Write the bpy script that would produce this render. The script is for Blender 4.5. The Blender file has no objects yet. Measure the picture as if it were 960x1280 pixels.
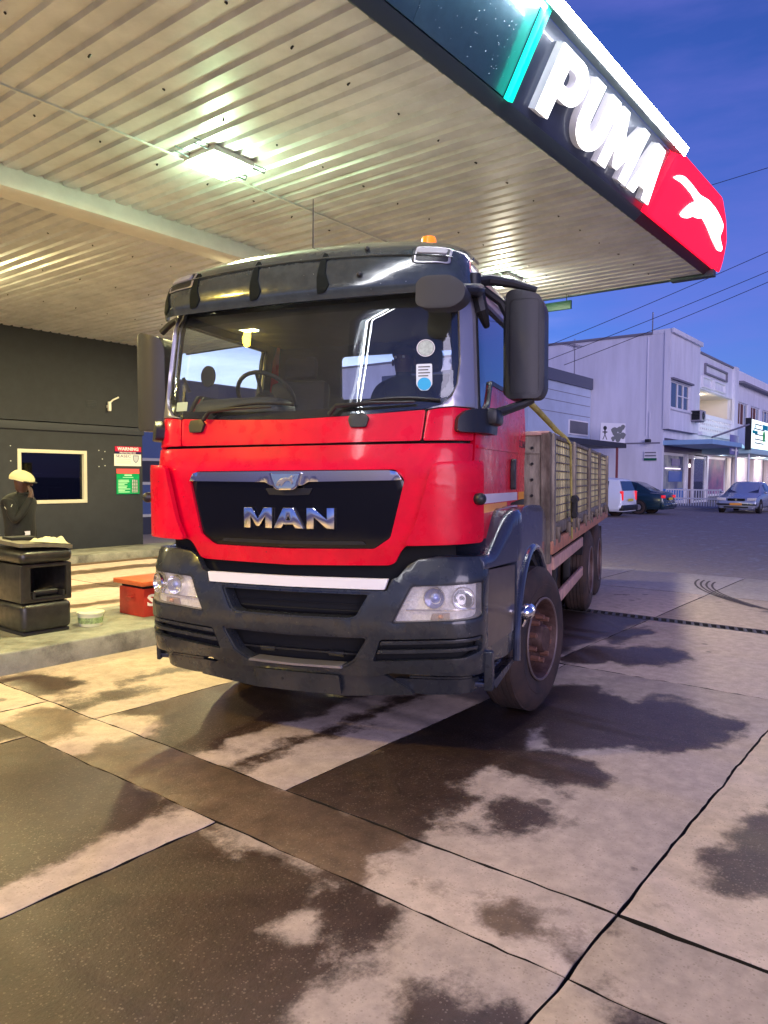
import bpy, bmesh, math, random
import numpy as np
from mathutils import Vector, Matrix, Euler
from mathutils import noise as mn
rnd = random.Random(7)
SC = bpy.context.scene
COL = SC.collection
PI = math.pi

# ---------------------------------------------------------------- camera
F_PX, PITCH, ROLL = 932.9, 0.04721, 0.0076973
cam_d = bpy.data.cameras.new('camera'); cam = bpy.data.objects.new('camera', cam_d); COL.objects.link(cam)
_f = Vector((0, math.cos(PITCH), -math.sin(PITCH))); _u = Vector((0, math.sin(PITCH), math.cos(PITCH))); _r = Vector((1, 0, 0))
_r2 = _r*math.cos(ROLL) + _u*math.sin(ROLL); _u2 = _u*math.cos(ROLL) - _r*math.sin(ROLL)
m = Matrix((_r2, _u2, -_f)).transposed().to_4x4(); m.translation = Vector((0, 0, 1.7))
cam.matrix_world = m
cam_d.sensor_fit = 'HORIZONTAL'; cam_d.sensor_width = 36.0; cam_d.lens = 36*F_PX/960
cam_d.clip_start = 0.05; cam_d.clip_end = 2000
SC.camera = cam

# ---------------------------------------------------------------- light: dusk sky, faint low sun, exposure
W = bpy.data.worlds.new('World'); SC.world = W; W.use_nodes = True
nt = W.node_tree; nt.nodes.clear()
def N(nt, t, **kw):
    n = nt.nodes.new(t)
    for k, v in kw.items(): setattr(n, k, v)
    return n
out = N(nt, 'ShaderNodeOutputWorld'); bg = N(nt, 'ShaderNodeBackground')
sky = N(nt, 'ShaderNodeTexSky', sky_type='NISHITA', sun_disc=False)
SUN_EL, SUN_AZ = math.radians(7.0), math.radians(168)       # low sun put behind the camera as a broad soft fill
sky.sun_elevation = SUN_EL; sky.sun_rotation = SUN_AZ
sky.ozone_density = 4.0; sky.air_density = 1.0; sky.dust_density = 0.6
tc = N(nt, 'ShaderNodeTexCoord')
mp = N(nt, 'ShaderNodeMapping'); mp.inputs['Scale'].default_value = (1.3, 1.3, 5.5)
nz = N(nt, 'ShaderNodeTexNoise'); nz.inputs['Scale'].default_value = 2.1; nz.inputs['Detail'].default_value = 7; nz.inputs['Roughness'].default_value = 0.55
rp = N(nt, 'ShaderNodeValToRGB'); rp.color_ramp.elements[0].position = 0.38; rp.color_ramp.elements[1].position = 0.78
tint = N(nt, 'ShaderNodeMix', data_type='RGBA', blend_type='MULTIPLY'); tint.inputs[0].default_value = 1.0
tint.inputs[7].default_value = (0.62, 0.58, 1.20, 1)
# cloud colour: bright near the sunset, violet grey away from it
sep = N(nt, 'ShaderNodeVectorMath', operation='DOT_PRODUCT')
sep.inputs[1].default_value = (math.sin(-.45), math.cos(-.45), 0.0)
mr = N(nt, 'ShaderNodeMapRange'); mr.inputs[1].default_value = 0.72; mr.inputs[2].default_value = 1.0
mr.interpolation_type = 'SMOOTHSTEP'
cc = N(nt, 'ShaderNodeMix', data_type='RGBA')
cc.inputs[6].default_value = (1.35, 1.25, 4.6, 1); cc.inputs[7].default_value = (17, 18, 24, 1)
mx = N(nt, 'ShaderNodeMix', data_type='RGBA')
mul = N(nt, 'ShaderNodeMath', operation='MULTIPLY'); mul.inputs[1].default_value = 0.6
L = nt.links.new
L(tc.outputs['Generated'], mp.inputs[0]); L(mp.outputs[0], nz.inputs['Vector'])
bank = N(nt, 'ShaderNodeMath', operation='MULTIPLY_ADD'); bank.inputs[1].default_value = .22       # thicker cloud bank low in the west
sz_ = N(nt, 'ShaderNodeSeparateXYZ'); L(tc.outputs['Generated'], sz_.inputs[0]); lowm = N(nt, 'ShaderNodeMapRange'); lowm.inputs[1].default_value = .45; lowm.inputs[2].default_value = .0
L(sz_.outputs[2], lowm.inputs[0]); bm2 = N(nt, 'ShaderNodeMath', operation='MULTIPLY'); L(lowm.outputs[0], bm2.inputs[0]); L(mr.outputs[0], bm2.inputs[1]); L(bm2.outputs[0], bank.inputs[0]); L(nz.outputs[0], bank.inputs[2]); L(bank.outputs[0], rp.inputs[0])
L(tc.outputs['Generated'], sep.inputs[0]); L(sep.outputs['Value'], mr.inputs[0]); L(mr.outputs[0], cc.inputs[0])
L(sky.outputs[0], tint.inputs[6]); L(rp.outputs[0], mul.inputs[0]); L(mul.outputs[0], mx.inputs[0])
L(tint.outputs[2], mx.inputs[6]); L(cc.outputs[2], mx.inputs[7])
L(mx.outputs[2], bg.inputs[0]); bg.inputs[1].default_value = 0.092
L(bg.outputs[0], out.inputs[0])
sd = bpy.data.lights.new('sun', 'SUN'); so = bpy.data.objects.new('sun', sd); COL.objects.link(so)
sd.energy = 1.05; sd.angle = math.radians(40); sd.color = (.90, 0.79, .98)
so.rotation_euler = Euler((math.radians(90)-SUN_EL, 0, -SUN_AZ+PI), 'XYZ')
SC.view_settings.view_transform = 'Standard'; SC.view_settings.look = 'None'
SC.view_settings.exposure = 0.9; SC.view_settings.gamma = 1.0
SC.cycles.use_denoising = True
SC.cycles.max_bounces = 8; SC.cycles.transparent_max_bounces = 12
SC.cycles.sample_clamp_indirect = 6.0

# ---------------------------------------------------------------- helpers
YC = math.pi/2 - 0.66589       # canopy / street grid: local x = along the fascia, local y = across it
FC = Vector((math.sin(.66589), math.cos(.66589), 0)); RC = Vector((-math.cos(.66589), math.sin(.66589), 0))
def uv(u, v, z=0): return FC*u + RC*v + Vector((0, 0, z))
YT = 0.356695                  # truck heading

def mat(name, col, rough=.5, metal=0.0, var=0.0, vs=6.0, bump=0.0, bs=40.0, emis=None, es=1.0, coat=0.0, col2=None, spec=.5, alpha=1.0, stretch=None, rvar=0.0, trans=0.0, orand=0.0, speck=None):
    mt = bpy.data.materials.new(name); mt.use_nodes = True; n = mt.node_tree; b = n.nodes['Principled BSDF']
    b.inputs['Base Color'].default_value = (*col, 1); b.inputs['Roughness'].default_value = rough; b.inputs['Metallic'].default_value = metal
    b.inputs['Specular IOR Level'].default_value = spec; b.inputs['Coat Weight'].default_value = coat; b.inputs['Coat Roughness'].default_value = .06
    b.inputs['Transmission Weight'].default_value = trans
    if emis: b.inputs['Emission Color'].default_value = (*emis, 1); b.inputs['Emission Strength'].default_value = es
    g = N(n, 'ShaderNodeNewGeometry'); src = g.outputs['Position']
    if stretch:
        mpn = N(n, 'ShaderNodeMapping'); mpn.inputs['Scale'].default_value = stretch
        tcn = N(n, 'ShaderNodeTexCoord'); n.links.new(tcn.outputs['Object'], mpn.inputs[0]); src = mpn.outputs[0]
    if var > 0 or col2:
        t = N(n, 'ShaderNodeTexNoise'); t.inputs['Scale'].default_value = vs; t.inputs['Detail'].default_value = 8; t.inputs['Roughness'].default_value = .65
        n.links.new(src, t.inputs['Vector'])
        c2 = col2 if col2 else tuple(c*(1-var) for c in col)
        r = N(n, 'ShaderNodeValToRGB'); r.color_ramp.elements[0].position = .38; r.color_ramp.elements[1].position = .64
        r.color_ramp.elements[0].color = (*c2, 1); r.color_ramp.elements[1].color = (*col, 1)
        n.links.new(t.outputs[0], r.inputs[0]); n.links.new(r.outputs[0], b.inputs['Base Color'])
    if speck:      # scattered chips and insect marks
        v = N(n, 'ShaderNodeTexVoronoi'); v.inputs['Scale'].default_value = 34; n.links.new(src, v.inputs['Vector']); sc_ = N(n, 'ShaderNodeSeparateColor'); n.links.new(v.outputs['Color'], sc_.inputs[0])
        p5 = N(n, 'ShaderNodeMath', operation='POWER'); p5.inputs[1].default_value = 9; n.links.new(sc_.outputs[0], p5.inputs[0]); p6 = N(n, 'ShaderNodeMath', operation='MULTIPLY'); p6.inputs[1].default_value = .16; n.links.new(p5.outputs[0], p6.inputs[0])
        lt = N(n, 'ShaderNodeMath', operation='LESS_THAN'); n.links.new(v.outputs['Distance'], lt.inputs[0]); n.links.new(p6.outputs[0], lt.inputs[1])
        mk = N(n, 'ShaderNodeMix', data_type='RGBA'); n.links.new(lt.outputs[0], mk.inputs[0]); n.links.new(b.inputs['Base Color'].links[0].from_socket, mk.inputs[6]); mk.inputs[7].default_value = (*speck, 1); n.links.new(mk.outputs[2], b.inputs['Base Color'])
    if orand > 0 and b.inputs['Base Color'].is_linked:
        oi = N(n, 'ShaderNodeObjectInfo'); hv = N(n, 'ShaderNodeHueSaturation'); vr = N(n, 'ShaderNodeMapRange'); vr.inputs[3].default_value = 1-orand; vr.inputs[4].default_value = 1+orand
        lk = b.inputs['Base Color'].links[0].from_socket; n.links.new(oi.outputs['Random'], vr.inputs[0]); n.links.new(vr.outputs[0], hv.inputs['Value']); n.links.new(lk, hv.inputs['Color']); n.links.new(hv.outputs[0], b.inputs['Base Color'])
    if rvar > 0:
        t2 = N(n, 'ShaderNodeTexNoise'); t2.inputs['Scale'].default_value = vs*2.3; t2.inputs['Detail'].default_value = 6
        n.links.new(src, t2.inputs['Vector']); q = N(n, 'ShaderNodeMapRange'); q.inputs[1].default_value = .35; q.inputs[2].default_value = .7
        q.inputs[3].default_value = max(0, rough-rvar); q.inputs[4].default_value = rough+rvar
        n.links.new(t2.outputs[0], q.inputs[0]); n.links.new(q.outputs[0], b.inputs['Roughness'])
    if bump > 0:
        t = N(n, 'ShaderNodeTexNoise'); t.inputs['Scale'].default_value = bs; t.inputs['Detail'].default_value = 5
        n.links.new(src, t.inputs['Vector'])
        q = N(n, 'ShaderNodeBump'); q.inputs['Strength'].default_value = bump; q.inputs['Distance'].default_value = .01
        n.links.new(t.outputs[0], q.inputs['Height']); n.links.new(q.outputs[0], b.inputs['Normal'])
    return mt

def glass(name, tint, body=.55, rough=0.0, veil=0.0, vcol=(.6, .65, .6)):
    """thin sheet glass: part mirror by Fresnel, part see-through with a tint"""
    mt = bpy.data.materials.new(name); mt.use_nodes = True; n = mt.node_tree; n.nodes.clear()
    o = N(n, 'ShaderNodeOutputMaterial'); tr = N(n, 'ShaderNodeBsdfTransparent'); tr.inputs[0].default_value = (*tint, 1)
    gl = N(n, 'ShaderNodeBsdfGlossy'); gl.inputs['Roughness'].default_value = rough; gl.inputs[0].default_value = (.9, .95, 1, 1)
    lw = N(n, 'ShaderNodeLayerWeight'); lw.inputs[0].default_value = .5; fr = N(n, 'ShaderNodeMath', operation='POWER'); fr.inputs[1].default_value = 4.0; n.links.new(lw.outputs['Facing'], fr.inputs[0])
    ad = N(n, 'ShaderNodeMath', operation='MULTIPLY_ADD'); ad.inputs[1].default_value = 1.0; ad.inputs[2].default_value = body
    mxn = N(n, 'ShaderNodeMixShader'); n.links.new(fr.outputs[0], ad.inputs[0]); n.links.new(ad.outputs[0], mxn.inputs[0])
    n.links.new(tr.outputs[0], mxn.inputs[1]); n.links.new(gl.outputs[0], mxn.inputs[2])
    if veil > 0:   # patchy diffuse film, painting glare haze and a lit look onto the pane
        df = N(n, 'ShaderNodeBsdfDiffuse'); df.inputs[0].default_value = (*vcol, 1); m2 = N(n, 'ShaderNodeMixShader')
        g = N(n, 'ShaderNodeNewGeometry'); t = N(n, 'ShaderNodeTexNoise'); t.inputs['Scale'].default_value = 7; t.inputs['Detail'].default_value = 9; t.inputs['Roughness'].default_value = .7; n.links.new(g.outputs['Position'], t.inputs['Vector'])
        q = N(n, 'ShaderNodeMapRange'); q.inputs[1].default_value = .35; q.inputs[2].default_value = .75; q.inputs[3].default_value = veil*.6; q.inputs[4].default_value = veil*1.8
        n.links.new(t.outputs[0], q.inputs[0]); n.links.new(q.outputs[0], m2.inputs[0]); n.links.new(mxn.outputs[0], m2.inputs[1]); n.links.new(df.outputs[0], m2.inputs[2]); n.links.new(m2.outputs[0], o.inputs[0])
    else: n.links.new(mxn.outputs[0], o.inputs[0])
    return mt

def finish(bm, ang=0.6):
    bm.normal_update()
    for f in bm.faces: f.smooth = True
    for e in bm.edges:
        if len(e.link_faces) == 2: e.smooth = e.calc_face_angle(0) < ang
        else: e.smooth = False

def obj(name, bm, m=None, parent=None, ang=0.6, loc=None):
    finish(bm, ang)
    me = bpy.data.meshes.new(name); bm.to_mesh(me); bm.free()
    o = bpy.data.objects.new(name, me); COL.objects.link(o)
    if m: 
        for mm in (m if isinstance(m, (list, tuple)) else [m]): me.materials.append(mm)
    if parent: o.parent = parent
    if loc: o.location = loc
    return o

def inst(src, name=None, parent=None, loc=None, rot=None, scale=None):
    c = src.copy(); COL.objects.link(c)
    if name: c.name = name
    if parent is not None: c.parent = parent
    if loc is not None: c.location = loc
    if rot is not None: c.rotation_euler = rot
    if scale is not None: c.scale = scale
    return c

def tag(o, label=None, cat=None, group=None, kind=None):
    if label: o['label'] = label
    if cat: o['category'] = cat
    if group: o['group'] = group
    if kind: o['kind'] = kind
    return o
def thing(name, label, cat, loc=(0, 0, 0), rot=0.0, group=None, kind=None):
    o = bpy.data.objects.new(name, None); COL.objects.link(o); o.empty_display_size = .2
    o.location = loc; o.rotation_euler = (0, 0, rot)
    return tag(o, label, cat, group, kind)

def NB(): return bmesh.new()
def box(bm, x0, x1, y0, y1, z0, z1, bev=0.0, seg=2, M=None):
    r = bmesh.ops.create_cube(bm, size=1.0)
    vs = r['verts']
    for v in vs: v.co = Vector((x0+(v.co.x+.5)*(x1-x0), y0+(v.co.y+.5)*(y1-y0), z0+(v.co.z+.5)*(z1-z0)))
    if M: bmesh.ops.transform(bm, matrix=M, verts=vs)
    if bev > 0:
        es = list({e for v in vs for e in v.link_edges})
        bmesh.ops.bevel(bm, geom=es, offset=bev, segments=seg, affect='EDGES', profile=.5)
    return bm
def ebox(*a, **k): return box(NB(), *a, **k)
def cyl(bm, p0, p1, r0, r1=None, n=16, caps=True):
    p0, p1 = Vector(p0), Vector(p1); r1 = r0 if r1 is None else r1
    d = p1-p0; q = d.to_track_quat('Z', 'Y').to_matrix().to_4x4(); q.translation = (p0+p1)/2
    bmesh.ops.create_cone(bm, cap_ends=caps, segments=n, radius1=r0, radius2=r1, depth=d.length, matrix=q)
    return bm
def ball(bm, c, r, sc=(1, 1, 1), n=12):
    M_ = Matrix.Translation(c) @ Matrix.Diagonal((sc[0], sc[1], sc[2], 1))
    bmesh.ops.create_uvsphere(bm, u_segments=n*2, v_segments=n, radius=r, matrix=M_); return bm
def lathe(bm, prof, n=32, M=None, close=False):
    """prof: (radius, height) pairs turned round z"""
    rings = []
    for r, h in prof:
        rings.append([bm.verts.new((r*math.cos(2*PI*i/n), r*math.sin(2*PI*i/n), h)) for i in range(n)] if r > 1e-5 else [bm.verts.new((0, 0, h))])
    if close: rings.append(rings[0])
    for a, b in zip(rings, rings[1:]):
        for i in range(n):
            j = (i+1) % n
            if len(a) == 1 and len(b) == 1: continue
            if len(a) == 1: bm.faces.new((a[0], b[j], b[i]))
            elif len(b) == 1: bm.faces.new((a[i], a[j], b[0]))
            else: bm.faces.new((a[i], a[j], b[j], b[i]))
    vs = [v for r in rings for v in r]
    bmesh.ops.recalc_face_normals(bm, faces=bm.faces[:])
    if M: bmesh.ops.transform(bm, matrix=M, verts=list(set(vs)))
    return bm
def tube(bm, pts, r, n=8, closed=False):
    pts = [Vector(p) for p in pts]; rings = []; up = Vector((0, 0, 1)); k = len(pts)
    prev = None
    for i, p in enumerate(pts):
        if closed: t = (pts[(i+1) % k]-pts[i-1]).normalized()
        else: t = (pts[min(i+1, k-1)]-pts[max(i-1, 0)]).normalized()
        a = prev if prev is not None else (up if abs(t.z) < .9 else Vector((1, 0, 0)))
        s = t.cross(a)
        if s.length < 1e-4: s = t.cross(Vector((1, 0, 0)))
        s.normalize(); w = s.cross(t); prev = w
        rr = r[i] if isinstance(r, (list, tuple)) else r
        rings.append([bm.verts.new(p + s*rr*math.cos(2*PI*j/n) + w*rr*math.sin(2*PI*j/n)) for j in range(n)])
    R_ = rings + ([rings[0]] if closed else [])
    for a, b in zip(R_, R_[1:]):
        for j in range(n): bm.faces.new((a[j], a[(j+1) % n], b[(j+1) % n], b[j]))
    if not closed: bm.faces.new(rings[0]); bm.faces.new(rings[-1][::-1])
    bmesh.ops.recalc_face_normals(bm, faces=bm.faces[:])
    return bm
def rp_(pts, rad, n=5):
    """round the corners of a 2-D polygon; rad one number or a list"""
    res = []; k = len(pts)
    for i in range(k):
        p = Vector(pts[i]); a = Vector(pts[i-1]); b = Vector(pts[(i+1) % k]); r = rad[i] if isinstance(rad, (list, tuple)) else rad
        if r <= 0: res.append((p.x, p.y)); continue
        da = (a-p); db = (b-p); ra = min(r, da.length*.48, db.length*.48)
        p0 = p+da.normalized()*ra; p1 = p+db.normalized()*ra
        for j in range(n+1):
            t = j/n; q = p0*(1-t)**2 + p*2*t*(1-t) + p1*t*t; res.append((q.x, q.y))
    return res
def densify(loop, step):
    res = []
    for i in range(len(loop)):
        a, b = loop[i], loop[(i+1) % len(loop)]; d = math.hypot(b[0]-a[0], b[1]-a[1]); k = max(1, int(d/step))
        for j in range(k): res.append((a[0]+(b[0]-a[0])*j/k, a[1]+(b[1]-a[1])*j/k))
    return res
def patch(loops, fn, thick=.02, step=.08, off=0.0, bev=.004, bm=None):
    """fill 2-D loops (outer + holes), cut on a grid, lay on surface fn(s, t, offset) and give it thickness inward"""
    own = bm is None; tb = NB()
    for lp in loops:
        lp = [p for i, p in enumerate(lp) if math.hypot(p[0]-lp[i-1][0], p[1]-lp[i-1][1]) > 1e-5]
        if step: lp = densify(lp, step)
        vs = [tb.verts.new((p[0], p[1], 0)) for p in lp]
        for i in range(len(vs)): tb.edges.new((vs[i-1], vs[i]))
    bmesh.ops.triangle_fill(tb, edges=tb.edges[:], use_beauty=True, use_dissolve=False)
    if step:
        xs = [v.co.x for v in tb.verts]; ys = [v.co.y for v in tb.verts]
        for ax, lo, hi in ((0, min(xs), max(xs)), (1, min(ys), max(ys))):
            k = math.floor(lo/step)+1
            while k*step < hi-1e-6:
                co = [0, 0, 0]; no = [0, 0, 0]; co[ax] = k*step; no[ax] = 1
                bmesh.ops.bisect_plane(tb, geom=tb.verts[:]+tb.edges[:]+tb.faces[:], plane_co=co, plane_no=no, dist=1e-5)
                k += 1
    tb.normal_update()
    for f in tb.faces:
        if f.normal.z < 0: f.normal_flip()
    bm = NB() if own else bm
    top = {}; bot = {}
    for v in tb.verts:
        top[v] = bm.verts.new(fn(v.co.x, v.co.y, off)); 
        if thick: bot[v] = bm.verts.new(fn(v.co.x, v.co.y, off-thick))
    be = []
    for f in tb.faces:
        vv = list(f.verts); bm.faces.new([top[v] for v in vv])
        if thick: bm.faces.new([bot[v] for v in vv][::-1])
    for e in tb.edges:
        if len(e.link_faces) == 1:
            f = e.link_faces[0]; vv = list(f.verts); i = vv.index(e.verts[0]); a, b = (e.verts[0], e.verts[1]) if vv[(i+1) % len(vv)] == e.verts[1] else (e.verts[1], e.verts[0])
            if thick:
                bm.faces.new((top[a], bot[a], bot[b], top[b])); be.append((top[a], top[b]))
    if thick and bev > 0:
        es = [bm.edges.get(p) for p in be]; es = [e for e in es if e]
        bmesh.ops.bevel(bm, geom=es, offset=min(bev, thick*.45), segments=2, affect='EDGES', profile=.5, clamp_overlap=True)
    tb.free()
    bmesh.ops.recalc_face_normals(bm, faces=bm.faces[:]) if own and thick else None
    return bm
def xz(y0): return lambda s, t, o: Vector((s, y0-o, t))            # plane facing -y
def yz(x0): return lambda s, t, o: Vector((x0-o, s, t))            # plane facing -x (s runs along y)
def yzr(x0): return lambda s, t, o: Vector((x0+o, s, t))           # plane facing +x
def xy(z0): return lambda s, t, o: Vector((s, t, z0+o))
def rect(a, b, c, d): return [(a, c), (b, c), (b, d), (a, d)]
def text(s, w, h, cx, cz, y, m, parent, name='lettering', ext=.004, plane='xz', bold=0.0, shear=0.0):
    cu = bpy.data.curves.new('t', 'FONT'); cu.body = s; cu.extrude = .5; cu.offset = bold; cu.shear = shear; cu.resolution_u = 2
    to = bpy.data.objects.new('t', cu); COL.objects.link(to); dg = bpy.context.evaluated_depsgraph_get(); dg.update()
    me = bpy.data.meshes.new_from_object(to.evaluated_get(dg)); bpy.data.objects.remove(to); bpy.data.curves.remove(cu)
    xs = [v.co.x for v in me.vertices]; ys = [v.co.y for v in me.vertices]; x0, x1, y0, y1 = min(xs), max(xs), min(ys), max(ys)
    for v in me.vertices:
        a = (v.co.x-x0)/(x1-x0)*w-w/2; b = (v.co.y-y0)/(y1-y0)*h-h/2; d = v.co.z*2*ext
        if plane == 'xz': v.co = (cx+a, y-d, cz+b)
        elif plane == 'yz-': v.co = (y-d, cx-a, cz+b)     # faces -x, reads from that side
        elif plane == 'yz+': v.co = (y+d, cx+a, cz+b)     # faces +x
    me.name = name; o = bpy.data.objects.new(name, me); COL.objects.link(o); me.materials.append(m)
    if parent: o.parent = parent
    return o

# ---------------------------------------------------------------- materials
M = {}
M['red'] = mat('red_paint', (.80, .0005, .028), .34, spec=.25, coat=.3, var=.16, vs=5, rvar=.10, speck=(.16, .05, .04))
M['silver'] = mat('silver_pillar', (.42, .40, .43), .3, .6, coat=.6)
M['grey_plastic'] = mat('grey_bumper_paint', (.034, .038, .045), .3, .1, coat=.45, bump=.04, bs=260, rvar=.08, vs=5, var=.2, speck=(.16, .14, .12))
M['fender'] = mat('fender_paint', (.042, .048, .075), .24, .15, coat=.8, rvar=.05, vs=4)
M['blackpl'] = mat('black_plastic', (.018, .018, .02), .42, bump=.05, bs=300, rvar=.06, vs=7)
M['mirrorpl'] = mat('mirror_shell', (.035, .034, .038), .5, bump=.12, bs=400)
M['gloss'] = mat('gloss_black', (.004, .004, .006), .16, coat=.3, spec=.3)
M['chrome'] = mat('chrome', (.82, .82, .84), .1, 1.0)
M['whitestrip'] = mat('white_strip', (.78, .76, .8), .35)
M['dark'] = mat('dark_inside', (.006, .006, .007), .8)
M['visor'] = mat('smoked_visor', (.05, .062, .062), .16, coat=1.0, var=.3, vs=9, rvar=.06, speck=(.3, .32, .3))
M['rubber'] = mat('tyre_rubber', (.026, .019, .018), .8, var=.5, vs=5, col2=(.062, .036, .028), bump=.2, bs=90)
M['rim_edge'] = mat('rim_edge', (.20, .15, .14), .5, .5)
M['rim'] = mat('dusty_rim', (.12, .065, .055), .65, .3, var=.4, vs=14, col2=(.06, .028, .022))
M['rust'] = mat('rusty_orange', (.50, .20, .11), .7, var=.5, vs=8, col2=(.30, .14, .09), bump=.2)
M['peach'] = mat('peach_rail', (.62, .36, .28), .6, var=.3, vs=7, col2=(.42, .24, .2))  # two mottled peach tones for guard rails and headboard rim
M['bedmetal'] = mat('weathered_steel', (.30, .25, .19), .55, .45, var=.5, vs=5, col2=(.10, .075, .055), bump=.2, stretch=(2, 2, .5))
M['slat'] = mat('yellowed_slats', (.74, .66, .30), .65, var=.5, vs=7, col2=(.24, .19, .10), bump=.15, stretch=(2, 2, .6), orand=.45)
M['frame'] = mat('chassis_black', (.015, .013, .013), .7)
M['orange'] = mat('orange_lens', (1.0, .22, .01), .25, emis=(1, .25, .02), es=.35)
M['amber'] = mat('amber_bulb', (.55, .20, .08), .35)
M['tape_w'] = mat('tape_white', (.75, .66, .72), .3)
M['tape_o'] = mat('tape_orange', (1.0, .36, .02), .3)
M['glass'] = glass('windscreen_glass', (.90, .95, .93), .07, veil=.025)  # veil puts a greenish glare haze into the pane
M['sideglass'] = glass('side_glass', (.66, .74, .78), .10)
M['lens'] = glass('lamp_lens', (.97, .96, .95), .04, veil=.15, vcol=(1.0, .92, .78))  # cream veil gives the lens a painted-in lit look
M['reflector'] = mat('lamp_reflector', (.92, .88, .84), .3, .12, var=.3, vs=60)
M['strap'] = mat('yellow_strap', (.46, .38, .11), .85, var=.4, vs=8)
M['seat'] = mat('seat_cloth', (.03, .03, .035), .9)
M['dash'] = mat('dashboard', (.045, .047, .05), .6)

# ================================================================ the truck
def lerp(z, pts): return float(np.interp(z, [p[0] for p in pts], [p[1] for p in pts]))
def surf(L1, R, K, wpts, ypts):
    P0 = math.atan(2*K/L1); AL = R*(PI/2-P0); xm = L1+R*(1-math.sin(P0))
    def fn(s, z, o=0.0):
        w = lerp(z, wpts); y0 = lerp(z, ypts); sg = 1 if s >= 0 else -1; t = abs(s)
        if t < L1: x = t; y = K*(t/L1)**2; ph = math.atan(2*K*t/L1/L1)
        elif t < L1+AL: ph = P0+(t-L1)/R; x = L1+R*(math.sin(ph)-math.sin(P0)); y = K+R*(math.cos(P0)-math.cos(ph))
        else: ph = PI/2; x = xm; y = K+R*math.cos(P0)+(t-L1-AL)
        x *= w/xm
        return Vector((sg*(x+o*math.sin(ph)), y+y0-o*math.cos(ph), z))
    return fn
CAB = surf(.85, .25, .07, [(0, 1.13), (2.0, 1.135), (2.75, 1.09), (3.1, 1.05)], [(0, .02), (1.15, .02), (1.3, 0), (1.75, 0), (1.9, .03), (2.08, .06), (2.72, .14), (3.05, .30)])
BUM0 = surf(.95, .20, .06, [(0, 1.17), (1.1, 1.17), (1.24, 1.15)], [(0, .08), (.34, .07), (.5, .02), (.6, -.02), (.8, -.04), (.95, -.03), (1.1, .0), (1.24, .05)])
BUM = lambda s, z, o=0.0: BUM0(s, z, o)+Vector((.03, 0, 0))
mir = lambda lp: [(-a, b) for a, b in lp]
def sym(half): return half + [(-a, b) for a, b in half[::-1] if abs(a) > 1e-6]    # half outline from the middle out and back

TO = Vector((math.sin(YT), math.cos(YT), 0))*4.1 + Vector((math.cos(YT), -math.sin(YT), 0))*(-2.14)
truck = thing('truck', 'red and grey flatbed tipper truck with a chrome-lettered black grille parked under the canopy edge', 'truck', TO, -YT)
truck.rotation_euler = Euler((0, -.013, -YT), 'XYZ')
def part(name, bm, m, parent=None, ang=.6): return obj(name, bm, m, parent or truck, ang)

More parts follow.
